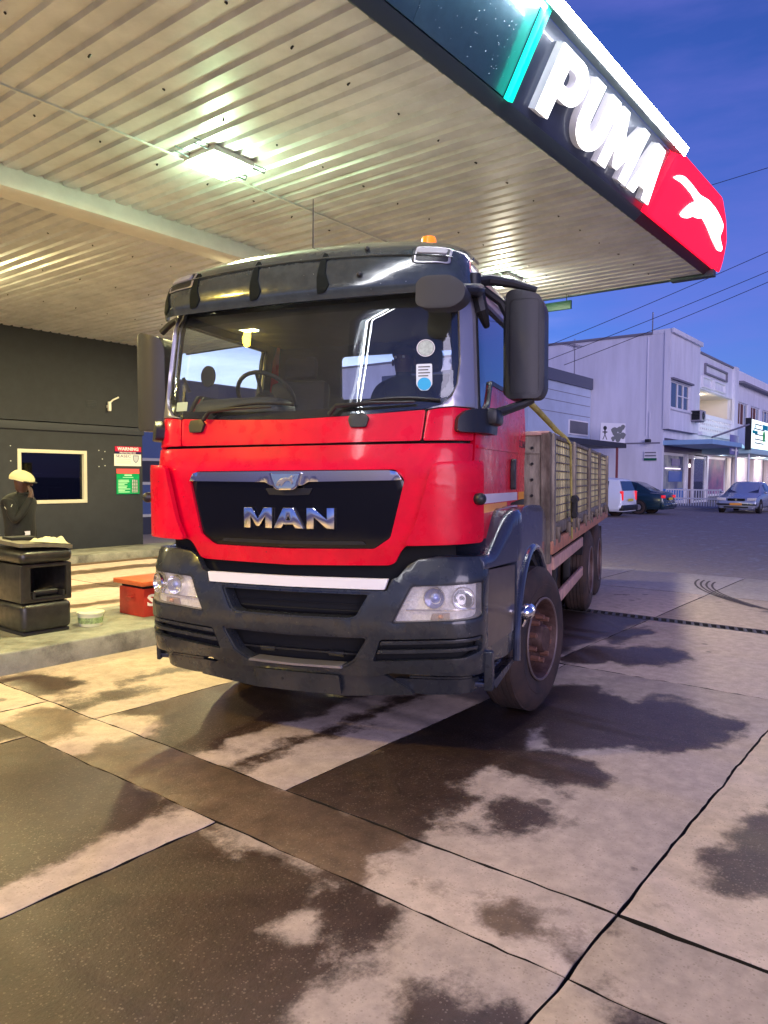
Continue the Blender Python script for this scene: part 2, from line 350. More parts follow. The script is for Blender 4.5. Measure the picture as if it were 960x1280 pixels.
# cab front skin ---------------------------------------------------------
front = sym([(0, 1.15), (.60, 1.165)] + [(.635, 1.18), (.67, 1.25), (.70, 1.285), (.75, 1.295), (1.085, 1.31), (1.092, 1.885), (0, 1.885)])
front_l = rp_(front, 0)
grille_hole = rp_(sym([(0, 1.735), (.645, 1.735), (.695, 1.675), (.615, 1.33), (.52, 1.262), (0, 1.252)]), 0)
part('front_panel', patch([rp_(front, .02), rp_(grille_hole, .02)], CAB, .03, .07), M['red'])
part('hood_flap', patch([rp_(sym([(0, 1.898), (.775, 1.903), (.795, 2.085), (.4, 2.062), (0, 2.05)]), .012)], CAB, .03, .07), M['red'])
for sg in (1, -1):
    f = (lambda l: l) if sg > 0 else mir
    part('corner_panel', patch([f(rp_([(.788, 1.903), (1.09, 1.903), (1.09, 2.09), (.95, 2.098), (.86, 2.09), (.806, 2.08)], .012))], CAB, .03, .06), M['red'])
    # silver windscreen pillar with its flared foot
    part('windscreen_pillar', patch([f([(.80, 2.090), (.86, 2.097), (.95, 2.104), (1.10, 2.10), (1.10, 2.90), (1.0, 2.90), (1.0, 2.37), (.98, 2.24), (.945, 2.165), (.89, 2.115)])], CAB, .05, .06, off=.004), M['silver'])
    # raised wind deflector standing off the corner
    dfl = part('wind_deflector', patch([f(rp_([(.855, 1.775), (1.13, 1.785), (1.13, 1.305), (.70, 1.288), (.765, 1.42), (.82, 1.64)], .035))], CAB, .035, .05, off=.055, bev=.012), M['red'])
    b = NB()
    for z in (1.38, 1.66): box(b, -.02, .02, -.03, .03, z-.02, z+.02, M=Matrix.Translation(CAB(sg*1.0, z, .01)-Vector((0, 0, z))))
    part('deflector_bracket', b, M['blackpl'])
    # door, with window, tape, handle, side pillar behind it
    b0 = 1.108
    door = part('door', patch([f([(b0, 1.315), (1.62, 1.30), (1.80, 1.335), (1.95, 1.415), (2.06, 1.475), (2.20, 1.505), (2.452, 1.515), (2.452, 2.285), (1.50, 2.285), (1.40, 2.13), (1.30, 2.095), (b0+.035, 2.075), (b0, 2.08)])], CAB, .035, .09), M['red'])
    uf = part('door_upper_frame', patch([f([(b0, 2.085), (b0+.035, 2.08), (b0+.035, 2.80), (2.36, 2.80), (2.36, 2.29), (2.452, 2.29), (2.452, 2.88), (b0, 2.88)])], CAB, .035, .09), M['silver'], door); uf['label'] = 'silver door window surround'
    part('door_lining', patch([f([(b0, 1.32), (1.62, 1.31), (1.95, 1.43), (2.452, 1.53), (2.452, 2.86), (b0, 2.86)]),
        f(rp_([(b0+.045, 2.095), (1.29, 2.11), (1.385, 2.15), (1.49, 2.30), (2.34, 2.30), (2.34, 2.78), (b0+.045, 2.78)], .03))], CAB, .02, .09, off=-.04, bev=0), M['dash'], door)
    part('window_frame', patch([f(rp_([(b0+.03, 2.07), (1.30, 2.09), (1.40, 2.125), (1.50, 2.28), (2.37, 2.28), (2.37, 2.81), (b0+.03, 2.81)], .03)),
        f(rp_([(b0+.05, 2.10), (1.29, 2.115), (1.385, 2.15), (1.48, 2.31), (2.34, 2.31), (2.34, 2.78), (b0+.05, 2.78)], .03))], CAB, .02, .09, off=.006), M['blackpl'], door)
    part('door_glass', patch([f([(b0+.04, 2.09), (1.30, 2.10), (1.40, 2.14), (1.49, 2.30), (2.35, 2.30), (2.35, 2.79), (b0+.04, 2.79)])], CAB, .0, .2, off=-.012), M['sideglass'], door)
    b = patch([f(rp_([(2.13, 1.60), (2.19, 1.60), (2.19, 1.82), (2.13, 1.82)], .02))], CAB, .03, .05, off=.035, bev=.01)
    part('door_handle', b, M['blackpl'], door)
    part('reflective_tape', patch([f([(1.125, 1.525), (2.40, 1.52), (2.40, 1.578), (1.125, 1.585)])], CAB, .002, .1, off=.003, bev=0), M['tape_w'], door)
    t = part('reflective_tape', patch([f([(1.125, 1.465), (2.00, 1.475), (2.00, 1.515), (1.125, 1.52)]), ], CAB, .002, .1, off=.003, bev=0), M['tape_o'], door); t['label'] = 'orange reflective tape'
    t = part('reflective_tape', patch([f([(2.455, 1.52), (2.69, 1.52), (2.69, 1.578), (2.455, 1.578)])], CAB, .002, .1, off=.004, bev=0), M['tape_o']); t['label'] = 'orange reflective tape'
    part('rear_pillar', patch([f([(2.458, 1.515), (2.72, 1.525), (2.72, 2.88), (2.458, 2.88)])], CAB, .035, .1), M['red'])
    part('door_crease', patch([f(rp_([(1.13, 1.86), (2.40, 1.87), (2.40, 1.883), (1.13, 1.88)], .003))], CAB, .012, .12, off=.010, bev=.004), M['red'], door)
    k = CAB(sg*1.08, 1.56, .02); b = NB(); cyl(b, k, k+Vector((sg*.05, -.03, 0)), .034, .034, 16)
    ball(b, k+Vector((sg*.05, -.03, 0)), .036, (1, 1, 1), 8); part('side_marker', b, M['blackpl'])
    # mirror base, arms, mirror
    part('mirror_base', patch([f(rp_([(.955, 1.95), (1.36, 1.945), (1.37, 2.075), (1.24, 2.105), (1.02, 2.085), (.96, 2.04)], .03))], CAB, .065, .04, off=.06, bev=0), M['blackpl'])
txt = text('33.360', .26, .055, 2.16-.33+.10, 1.945, 1.13+.004, M['mirrorpl'], truck, 'model_badge', .003, 'yz+', 0.0)
txt.location = (0, -.20, 0)

# windscreen with black frit border, wipers, stickers
gl = part('windscreen', patch([sym([(0, 2.055), (.4, 2.066), (.80, 2.095), (.90, 2.125), (.975, 2.22), (.995, 2.37), (.998, 2.92), (0, 2.92)])], CAB, 0, .08, off=-.012), M['glass'])
part('windscreen_border', patch([sym([(0, 2.052), (.4, 2.062), (.80, 2.09), (.905, 2.12), (.98, 2.22), (1.0, 2.37), (1.003, 2.90), (0, 2.90)]),
     sym([(0, 2.105), (.4, 2.115), (.78, 2.135), (.865, 2.165), (.93, 2.25), (.955, 2.37), (.958, 2.86), (0, 2.84)])], CAB, .012, .08, off=-.014, bev=0), M['gloss'])
def on(s, z, o=.01): return CAB(s, z, o)
for s0, s1 in ((-.60, .0), (.30, .86)):
    b = NB(); a = on(s0 if s0 < 0 else .25, 2.07, .03); e = on(s1-.12, 2.11, .03)
    tube(b, [a, a+Vector((.05, -.01, .05)), (a+e)/2+Vector((0, -.03, .04)), e+Vector((0, 0, .02))], [.014, .013, .009, .007]); w = part('wiper', b, M['blackpl'])
    b = NB(); pts = [on(s0+(s1-s0)*t+.02, 2.115+.025*t+(.03*math.sin(t*PI)), .012) for t in [i/10 for i in range(11)]]
    tube(b, pts, .009, 6); part('wiper_blade', b, M['blackpl'], w)
for s in (-.66, .42):
    part('wiper_cover', patch([rp_([(s-.06, 2.035), (s-.045, 1.99), (s+.045, 1.99), (s+.06, 2.045), (s+.03, 2.075), (s-.05, 2.07)], .01)], CAB, .03, .04, off=.022, bev=.008), M['blackpl'])
def disc(cx, cz, r, n=28): return [(cx+r*math.cos(2*PI*i/n), cz+r*math.sin(2*PI*i/n)) for i in range(n)]
stk = part('round_sticker', patch([disc(.80, 2.455, .045)], CAB, .001, 0, off=-.006, bev=0), mat('sticker_grey', (.55, .62, .56), .5, var=.3, vs=60))
part('sticker_ring', patch([disc(.80, 2.455, .052), disc(.80, 2.455, .047)], CAB, .001, 0, off=-.005, bev=0), M['whitestrip'], stk)
stk = part('licence_disc', patch([rp_([(.745, 2.235), (.745, 2.36), (.835, 2.36), (.835, 2.235), (.81, 2.20), (.77, 2.20)], .01)], CAB, .001, 0, off=-.006, bev=0), mat('sticker_white', (.75, .8, .85), .5))
part('blue_circle', patch([disc(.79, 2.24, .038)], CAB, .001, 0, off=-.0045, bev=0), mat('sticker_blue', (.03, .42, .75), .5), stk)
b = NB()
for i in range(4): patch([rect(.757, .823-.01*(i % 2), 2.345-.018*i-.006, 2.345-.018*i)], CAB, .001, 0, off=-.0045, bev=0, bm=b)
part('print', b, M['mirrorpl'], stk)
part('toll_sticker', patch([rp_(rect(-.86, -.77, 2.14, 2.20), .005)], CAB, .001, 0, off=-.006, bev=0), mat('sticker_green', (.45, .55, .40), .5))

# grille: black panel, chrome bar, badge, chrome letters
gp = part('grille_panel', patch([sym([(0, 1.70), (.66, 1.70), (.69, 1.66), (.61, 1.325), (.52, 1.258), (0, 1.248)])], CAB, .03, .07, off=-.018), M['gloss'])
part('grille_slot', patch([rp_(sym([(0, 1.625), (.15, 1.625), (.13, 1.585), (0, 1.58)]), .008)], CAB, .01, .07, off=-.010, bev=.003), M['blackpl'], gp)
part('grille_slot', patch([rp_(sym([(0, 1.30), (.45, 1.305), (.47, 1.285), (0, 1.28)]), .008)], CAB, .01, .07, off=-.010, bev=.003), M['blackpl'], gp)
part('chrome_bar', patch([rp_(sym([(0, 1.642), (.10, 1.642), (.14, 1.664), (.684, 1.672), (.655, 1.722), (.61, 1.730), (0, 1.730)]), .01)], CAB, .03, .05, off=.022, bev=.012), M['chrome'])
bd = part('badge', patch([rp_([(-.105, 1.722), (.105, 1.722), (.075, 1.632), (.05, 1.615), (-.05, 1.615), (-.075, 1.632)], .012)], CAB, .02, .04, off=.038, bev=.006), M['chrome'])
part('badge_field', patch([rp_([(-.09, 1.713), (.09, 1.713), (.062, 1.638), (.045, 1.625), (-.045, 1.625), (-.062, 1.638)], .008)], CAB, .004, .04, off=.041, bev=.001), mat('badge_blue', (.28, .40, .62), .2, .5), bd)
lion = [(-.055, 1.645), (-.045, 1.665), (-.03, 1.68), (0, 1.688), (.03, 1.69), (.045, 1.703), (.062, 1.70), (.05, 1.685), (.058, 1.665), (.045, 1.65), (.04, 1.662), (.03, 1.672), (.005, 1.668), (-.01, 1.65), (-.02, 1.638), (-.028, 1.652), (-.04, 1.638)]
part('badge_lion', patch([lion], CAB, .005, 0, off=.046, bev=.001), M['silver'], bd)
z0, z1 = 1.377, 1.505
def q(x): return x
Mm = [(0, 0), (.045, 0), (.045, .075), (.083, .01), (.107, .01), (.145, .075), (.145, 0), (.19, 0), (.19, .128), (.135, .128), (.095, .058), (.055, .128), (0, .128)]
Am = [(0, 0), (.052, 0), (.066, .024), (.126, .024), (.140, 0), (.192, 0), (.128, .128), (.064, .128)]
Ah = [(.082, .050), (.110, .050), (.096, .080)]
Nm = [(0, 0), (.045, 0), (.045, .070), (.125, 0), (.170, 0), (.170, .128), (.125, .128), (.125, .058), (.045, .128), (0, .128)]
for nm, lps, x in (('M', [Mm], -.295), ('A', [Am, Ah], -.095), ('N', [Nm], .118)):
    l = part('letter', patch([[(x+a, z0+b_) for a, b_ in lp] for lp in lps], CAB, .016, 0, off=.004, bev=.0035), M['chrome'], gp)
part('dark_backing', patch([sym([(0, 1.0), (1.05, 1.0), (1.05, 1.33), (0, 1.33)])], CAB, .02, .1, off=-.10, bev=0), M['dark'])

# smoked sun visor across the top of the cab
VP = [(.085, 2.775), (.07, 2.83), (.08, 2.92), (.11, 3.01), (.175, 3.095), (.30, 3.165), (.52, 3.20)]
def vis(s, t, o=0.0):
    k = t*(len(VP)-1); i = min(int(k), len(VP)-2); fr = k-i
    y = VP[i][0]*(1-fr)+VP[i+1][0]*fr; z = VP[i][1]*(1-fr)+VP[i+1][1]*fr
    tz = Vector((0, VP[i+1][0]-VP[i][0], VP[i+1][1]-VP[i][1])).normalized(); nrm = Vector((0, -tz.z, tz.y))
    a = abs(s); sg = 1 if s >= 0 else -1; LL = .86; w = 1.10-.07*t; r = w-LL
    if a < LL: x = a; dy = .05*(a/LL)**2; ex = 0; n2 = Vector((0, -1, 0))
    else:
        ph = min((a-LL)/r, PI/2); x = LL+r*math.sin(ph)*1.0; dy = .05+r*(1-math.cos(ph)); n2 = Vector((math.sin(ph), -math.cos(ph), 0)); ex = ph
    zz = z-.085*t*(a/1.0)**3
    nn = Vector((n2.x*abs(nrm.y), nrm.y*math.cos(ex), nrm.z)).normalized()
    return Vector((sg*(x+o*nn.x), y+dy+o*nn.y, zz+o*nn.z))
vs_ = part('sun_visor', patch([rp_(sym([(0, 0.0), (.9, 0), (1.16, .02), (1.17, .55), (1.12, 1.0), (0, 1.0)]), .02)], vis, .02, .06, bev=.006), M['visor'])
part('visor_lip', patch([sym([(0, .53), (1.0, .50), (1.0, .515), (0, .548)])], vis, .01, .06, off=.012, bev=.004), M['visor'], vs_)
vb = mat('visor_bracket', (.008, .011, .010), .75, spec=.15)
for s in (-1.0, -.74, -.27, .20):
    part('visor_bracket', patch([rp_([(s-.022, .10), (s+.025, .12), (s+.055, .22), (s+.028, .36), (s+.018, .60), (s-.010, .62), (s-.028, .30)], .015)], vis, .02, .04, off=.008, bev=.006), vb, vs_)
for s, t in ((.47, .62), (.45, .30)):
    b = NB(); p = vis(s, t, .01); ball(b, p, .016, (1, 1, 1), 6); part('visor_bolt', b, M['blackpl'], vs_)
for s in (.875, -.875):
    bz = part('marker_bezel', patch([rp_(rect(s-.115, s+.105, .42, .66), .03)], vis, .02, .05, off=.006, bev=.008), M['blackpl'], vs_)
    l = part('marker_lamp', patch([rp_(rect(s-.085, s+.085, .53, .61), .02)], vis, .015, .05, off=.018, bev=.006), mat('marker_grey', (.32, .31, .33), .5), vs_)
    part('marker_trim', patch([rp_(rect(s-.10, s+.115, .415, .65), .03), rp_(rect(s-.09, s+.10, .43, .64), .03)], vis, .004, .05, off=.008, bev=.001), M['silver'], vs_)
# cab roof: rings shrinking inward
b = NB(); rings = []
per = [-2.72+i*(5.44/88) for i in range(89)]
for z, ins in ((2.86, -.004), (2.95, .0), (3.03, .03), (3.10, .10), (3.15, .22), (3.175, .40), (3.18, .7)):
    rings.append([b.verts.new(CAB(s, min(z, 3.05), -ins)+Vector((0, (0 if abs(s) < 1.2 else 0), z-min(z, 3.05)))) for s in per])
for r0, r1 in zip(rings, rings[1:]):
    for i in range(len(per)-1): b.faces.new((r0[i], r0[i+1], r1[i+1], r1[i]))
k = len(per)
for i in range(k//2):
    j = k-1-i
    if j-1 > i+1: b.faces.new((rings[-1][i], rings[-1][i+1], rings[-1][j-1], rings[-1][j]))
bmesh.ops.recalc_face_normals(b, faces=b.faces[:]); part('roof', b, M['silver'])
# back wall with window opening, floor, seats, dashboard
YB = CAB(2.70, 2, 0).y
part('cab_back_wall', patch([rect(-1.12, 1.12, 1.35, 3.12), rp_(rect(-.46, .60, 2.37, 2.74), .04)], xz(YB), .04, 0, bev=.004), M['dash'])
part('rear_window', patch([rp_(rect(-.47, .61, 2.36, 2.75), .04)], xz(YB+.02), 0, 0), M['glass'])
part('cab_floor', ebox(-1.09, 1.09, .12, YB, 1.32, 1.40), M['dark'])
part('roof_lining', ebox(-1.0, 1.0, .45, YB-.02, 2.83, 2.86), M['dash'])
b = NB(); box(b, -1.06, 1.06, .22, .56, 1.6, 2.10, .05); box(b, -.92, -.24, .30, .66, 2.04, 2.24, .09, 4); part('dashboard', b, M['dash'])
b = NB(); c = Vector((-.56, .74, 2.28)); rt = Matrix.Translation(c) @ Matrix.Rotation(math.radians(-48), 4, 'X')
tube(b, [rt @ Vector((.22*math.cos(a), .22*math.sin(a), 0)) for a in [2*PI*i/28 for i in range(28)]], .016, 8, True)
for a in (0.2, PI-.2, -PI/2): tube(b, [rt @ Vector((.21*math.cos(a), .21*math.sin(a), 0)), rt @ Vector((.03*math.cos(a), .03*math.sin(a), -.04))], .013, 6)
cyl(b, rt @ Vector((0, 0, -.06)), rt @ Vector((0, 0, .0)), .07); part('steering_wheel', b, M['blackpl'])
def seat(x):
    b = NB(); box(b, x-.25, x+.25, .75, 1.25, 1.72, 1.88, .05)
    Mx = Matrix.Translation((x, 1.25, 1.85)) @ Matrix.Rotation(math.radians(-8), 4, 'X')
    box(b, -.25, .25, -.06, .07, 0, .62, .05, M=Mx); box(b, -.14, .14, -.05, .05, .64, .82, .04, M=Mx); return b
part('seat', seat(-.58), M['seat']); part('seat', seat(.46), M['seat'])
b = NB(); tube(b, [(-1.0, .36, 2.30), (-1.0, .37, 2.12), (-1.0, .42, 2.02)], .012); tube(b, [(-1.02, .38, 2.4), (-.98, .4, 2.30)], .012); part('grab_handle', b, M['blackpl'])
b = NB(); cyl(b, (-.90, .50, 2.42), (-.895, .515, 2.42), .075, n=24); part('interior_fan', b, M['dash'])

# bumper --------------------------------------------------------------
bt = sym([(0, 1.015), (.59, 1.018), (.615, 1.085), (.65, 1.10), (.71, 1.17), (.77, 1.205), (.88, 1.225), (1.248, 1.22), (1.248, .555), (1.18, .535), (1.02, .528), (.60, .522), (.50, .49), (0, .488)])
h_up = rp_(sym([(0, 1.002), (.495, 1.005), (.425, .86), (.39, .84), (0, .835)]), .015)
h_lo = rp_(sym([(0, .735), (.49, .748), (.40, .585), (.32, .53), (0, .515)]), .03)
HL = rp_([(.725, 1.055), (1.165, 1.085), (1.175, .885), (1.13, .868), (.62, .828)], .02)
SL = rp_([(.555, .73), (1.17, .772), (1.16, .68), (1.04, .642), (.505, .592)], .015)
bm_ = patch([bt, h_up, h_lo, HL, mir(HL), SL, mir(SL)], BUM, .05, .07, bev=.010)
bump = part('bumper', bm_, M['grey_plastic'])
part('bumper_trim', patch([rp_(sym([(0, 1.022), (.578, 1.026), (.597, 1.088), (0, 1.084)]), .006)], BUM, .03, .07, off=.012, bev=.006), M['whitestrip'])
for lp, nm, o in ((h_up, 'upper_intake', -.13), (h_lo, 'lower_intake', -.15)):
    xs = [p[0] for p in lp]; zs = [p[1] for p in lp]
    tr_ = part(nm, patch([[(x*1.06, (z-.75)*1.2+.75) for x, z in lp]], BUM, .01, .1, off=o, bev=0), M['dark'], bump)
# intake frames: bright bevelled rims, mesh bars inside
for lp, cz in ((h_up, .9), (h_lo, .63)):
    inner = [(x*.965, cz+(z-cz)*.86) for x, z in lp]
    part('intake_frame', patch([lp, inner], BUM, .09, .07, off=-.012, bev=.008), M['grey_plastic'], bump)
for z in (.87, .91): part('intake_bar', patch([sym([(0, z), (.44, z), (.44, z+.006), (0, z+.006)])], BUM, .01, .1, off=-.11, bev=0), M['dark'], bump)
for z in (.60,): part('intake_bar', patch([sym([(0, z), (.40, z), (.41, z+.012), (0, z+.012)])], BUM, .03, .1, off=-.10, bev=.003), M['blackpl'], bump)
for x in (-.2, .28): part('tow_pin', cyl(NB(), (x-.05, .10, .60), (x+.05, .10, .60), .02), M['blackpl'], bump)
part('step_plate', patch([rp_(sym([(0, .527), (.31, .532), (.30, .548), (0, .543)]), .004)], BUM, .12, .07, off=.012, bev=.004), M['silver'], bump)
part('number_plate_holder', patch([rp_(rect(-.28, .285, .355, .485), .012)], BUM, .02, .07, off=.018, bev=.005), M['grey_plastic'], bump)
for x in (-.09, .10): part('plate_screw', cyl(NB(), BUM(x, .43, .015), BUM(x, .43, .022), .009, n=12), M['blackpl'], bump)
part('lower_lip', patch([rp_(sym([(0, .34), (.30, .34), (.60, .372), (.72, .385), (.70, .41), (.56, .50), (.30, .49), (0, .49)]), .012)], BUM, .04, .07, off=-.02, bev=.008), M['grey_plastic'])
for sg in (1, -1):
    f = (lambda l: l) if sg > 0 else mir
    for k_ in range(2):
        z = .665+.055*k_; part('bumper_slat', patch([f([(.55-.02*(1-k_), z-.025), (1.15-.03*(1-k_), z+.022), (1.16-.03*(1-k_), z+.042), (.56-.02*(1-k_), z-.001)])], BUM, .05, .07, off=-.004, bev=.009), M['grey_plastic'], bump)
    part('slot_backing', patch([f([(.5, .57), (1.2, .63), (1.2, .81), (.53, .76)])], BUM, .01, .1, off=-.075, bev=0), M['dark'], bump)
    # rounded fog-lamp valance under the bumper
    part('valance', patch([f(rp_([(.60, .475), (1.20, .495), (1.20, .44), (1.10, .405), (.80, .38), (.66, .385)], .02))], BUM, .05, .06, off=-.055, bev=.02), M['grey_plastic'])
    part('valance_bar', patch([f(rp_([(.70, .500), (1.10, .512), (1.10, .498), (.70, .486)], .004))], BUM, .02, .06, off=-.045, bev=.004), M['grey_plastic'])
    # head lamp: reflector tray, chrome bowls, projector, indicator, clear lens
    t = [(x, z) for x, z in f(HL)]; cx = sum(p[0] for p in t)/len(t); cz = sum(p[1] for p in t)/len(t)
    hl = part('headlight', patch([[(cx+(x-cx)*1.04, cz+(z-cz)*1.06) for x, z in t]], BUM, .02, .05, off=-.05, bev=0), M['reflector'])
    inn = [(cx+(x-cx)*.965, cz+(z-cz)*.93) for x, z in t]
    part('headlight_rim', patch([t, inn], BUM, .06, .05, off=-.004, bev=.003), M['blackpl'], hl)
    part('headlight_lens', patch([[(cx+(x-cx)*.97, cz+(z-cz)*.95) for x, z in t]], BUM, .0, .05, off=-.010), M['lens'], hl)
    for s, r, nm in ((.865, .062, 'projector_lamp'), (1.03, .066, 'main_beam_bowl')):
        p = BUM(sg*s, .985, -.048); n_ = (BUM(sg*s, .985, 0)-BUM(sg*s, .985, -.05)).normalized()
        R_ = Matrix.Translation(p) @ n_.to_track_quat('Z', 'Y').to_matrix().to_4x4()
        b = NB(); lathe(b, [(r*.25, -.01), (r*.7, .008), (r*.95, .03), (r, .042), (r*1.05, .042), (r*1.05, 0)], 28, R_); part(nm, b, M['chrome'], hl)
        b = NB(); 
        if nm == 'projector_lamp':
            ball(b, R_ @ Vector((0, 0, .018)), r*.5, (1, 1, 1), 10); part('projector_eye', b, mat('projector_eye', (.30, .34, .62), .1, .3, coat=1), hl)
        else: cyl(b, R_ @ Vector((0, 0, 0)), R_ @ Vector((0, 0, .035)), .014, .010); part('bulb', b, M['blackpl'], hl)
    b = NB()
    for z in (.905, 1.055): patch([f([(.70 if z < 1 else .78, z), (1.14, z+.012), (1.14, z+.020), (.70 if z < 1 else .78, z+.008)])], BUM, .03, .06, off=-.03, bev=.003, bm=b)
    part('lamp_divider', b, M['chrome'], hl)
    part('turn_lamp', patch([f(rp_([(.84, .852), (.95, .862), (.95, .898), (.85, .892)], .006))], BUM, .02, .05, off=-.035, bev=.004), mat('turn_grey', (.30, .22, .2), .3, .4), hl)
    b = NB(); ball(b, BUM(sg*.90, .877, -.03), .016, (1, 1, .8), 8); part('bulb', b, M['amber'], hl)
    b = NB()
    for k_ in range(5): patch([f([(.76-.02*k_, 1.035-.027*k_), (.80-.02*k_, 1.04-.027*k_), (.80-.02*k_, 1.05-.027*k_), (.76-.02*k_, 1.045-.027*k_)])], BUM, .015, 0, off=-.04, bev=.002, bm=b)
    part('reflector_ribs', b, M['reflector'], hl)

# side box, fender, step -------------------------------------------------
def ext(poly, x0, x1, bev=.02, seg=3):
    b = NB(); lo = [b.verts.new((x0, y, z)) for y, z in poly]; hi = [b.verts.new((x1, y, z)) for y, z in poly]
    n = len(poly); f0 = b.faces.new(lo); f1 = b.faces.new(hi[::-1])
    for i in range(n): b.faces.new((lo[i], hi[i], hi[(i+1) % n], lo[(i+1) % n]))
    bmesh.ops.recalc_face_normals(b, faces=b.faces[:])
    if bev: bmesh.ops.bevel(b, geom=list({e for f in (f0, f1) for e in f.edges}), offset=bev, segments=seg, affect='EDGES', clamp_overlap=True)
    return b
WY = 1.36
for sg in (1, -1):
    def X(a, b_): return (a, b_) if sg > 0 else (-min(b_, 1.15), -min(a, 1.12))
    arc = [(WY+.64*math.cos(a), .56+.60*math.sin(a)) for a in [math.radians(d) for d in range(0, 173, 9)]]
    fen = rp_([(2.04, 1.14), (2.03, 1.28), (1.93, 1.40), (1.70, 1.475), (1.20, 1.495), (.93, 1.485), (.81, 1.43), (.74, 1.33), (.715, 1.20), (.70, .68)], [.03, .06, .08, .1, .1, .08, .08, .08, .04, .01]) + [(WY-.62, .66)] + arc[::-1] + [(2.04, .74)]
    part('fender', ext(fen, *X(.95, 1.285), bev=.035), M['fender'])
    XT = 1.285 if sg > 0 else 1.13; tb = [Vector((sg*XT, WY+.66*math.cos(a), .56+.62*math.sin(a))) for a in [math.radians(d) for d in range(25, 178, 8)]] + [Vector((sg*XT, WY-.66, .5))]
    b = NB(); tube(b, tb, .026, 10); part('arch_trim', b, M['fender'])
    XO = lambda y: (1.185 if sg > 0 else 1.12)+max(0, y-.2)*(.19 if sg > 0 else .02)
    def ffn(y, q_, o):
        u = min(max((y-.30)/.46, 0), 1); zt = 1.222+.262*u*u*(3-2*u); xo = XO(y)
        if q_ < .75: x = .93+(xo-.05-.93)*q_/.75; z = zt
        else:
            a_ = (q_-.75)/.12
            if a_ < 1: x = xo-.05+.05*math.sin(a_*PI/2); z = zt-.05+.05*math.cos(a_*PI/2)
            else: x = xo; z = zt-.05-(q_-.87)/.13*(zt-.05-1.145)
        return Vector((sg*(x+o*(q_ > .8)), y, z+o*(q_ <= .8)))
    part('fender_front', patch([rect(.20, .80, 0, 1)], ffn, .02, .05, bev=.004), M['fender'], ang=1.0)
    part('locker_panel', patch([rp_([(.205, 1.135), (.70, 1.125), (.69, .70), (.22, .66)], .02)], lambda y, z, o: Vector((sg*(XO(y)-.006+o), y, z)), .06, .08, bev=.008), mat('locker_panel', (.11, .085, .08), .28, .45, var=.3, vs=4, coat=.6) if sg > 0 else M['fender'])
    part('step_skirt', patch([rp_([(.22, .67), (.70, .70), (.82, .69), (.80, .60), (.56, .555), (.22, .58)], .015)], lambda y, z, o: Vector((sg*(XO(y)-.012+o), y, z)), .03, .08, bev=.005), M['grey_plastic'])
    b = NB(); box(b, *X(.90, 1.18), .22, 1.02, .64, .66); box(b, *X(.85, .92), .22, .98, .42, .66); part('step_well', b, M['blackpl'])
    b = NB(); box(b, *X(.92, 1.22), .22, .96, .435, .465, .008)
    for i in range(9):
        for j in range(3): cyl(b, (sg*(1.0+.07*j), .28+.075*i, .464), (sg*(1.0+.07*j), .28+.075*i, .472), .022, .018, 8)
    part('step_tread', b, M['fender'])
    part('step_bracket', ext(rp_([(.19, .66), (.245, .66), (.26, .44), (.20, .42)], .01), *X(1.185, 1.235), bev=.008), M['grey_plastic'])
    part('step_side', ext(rp_([(.22, .475), (.96, .475), (.90, .445), (.30, .415)], .006), *X(1.205, 1.235), bev=.006), M['grey_plastic'])
    b = NB(); p = Vector((sg*(XT+.045), .82, .80)); ball(b, p+Vector((0, -.03, 0)), .05, (1, 1.1, 1), 10); cyl(b, p, p+Vector((0, .05, 0)), .052, .052, 20); cyl(b, p+Vector((0, .02, -.02)), (sg*(XT+.01), .84, .70), .018); part('mud_lamp', b, M['chrome'])
    part('mud_guard_lining', ext([(WY+.63*math.cos(math.radians(d)), .56+.59*math.sin(math.radians(d))) for d in range(0, 181, 9)] + [(WY+.57*math.cos(math.radians(d)), .56+.53*math.sin(math.radians(d))) for d in range(180, -1, -9)], *X(.72, 1.25), bev=0), M['frame'])

M['rust_nut'] = mat('rusty_nut', (.22, .10, .07), .6, .3)
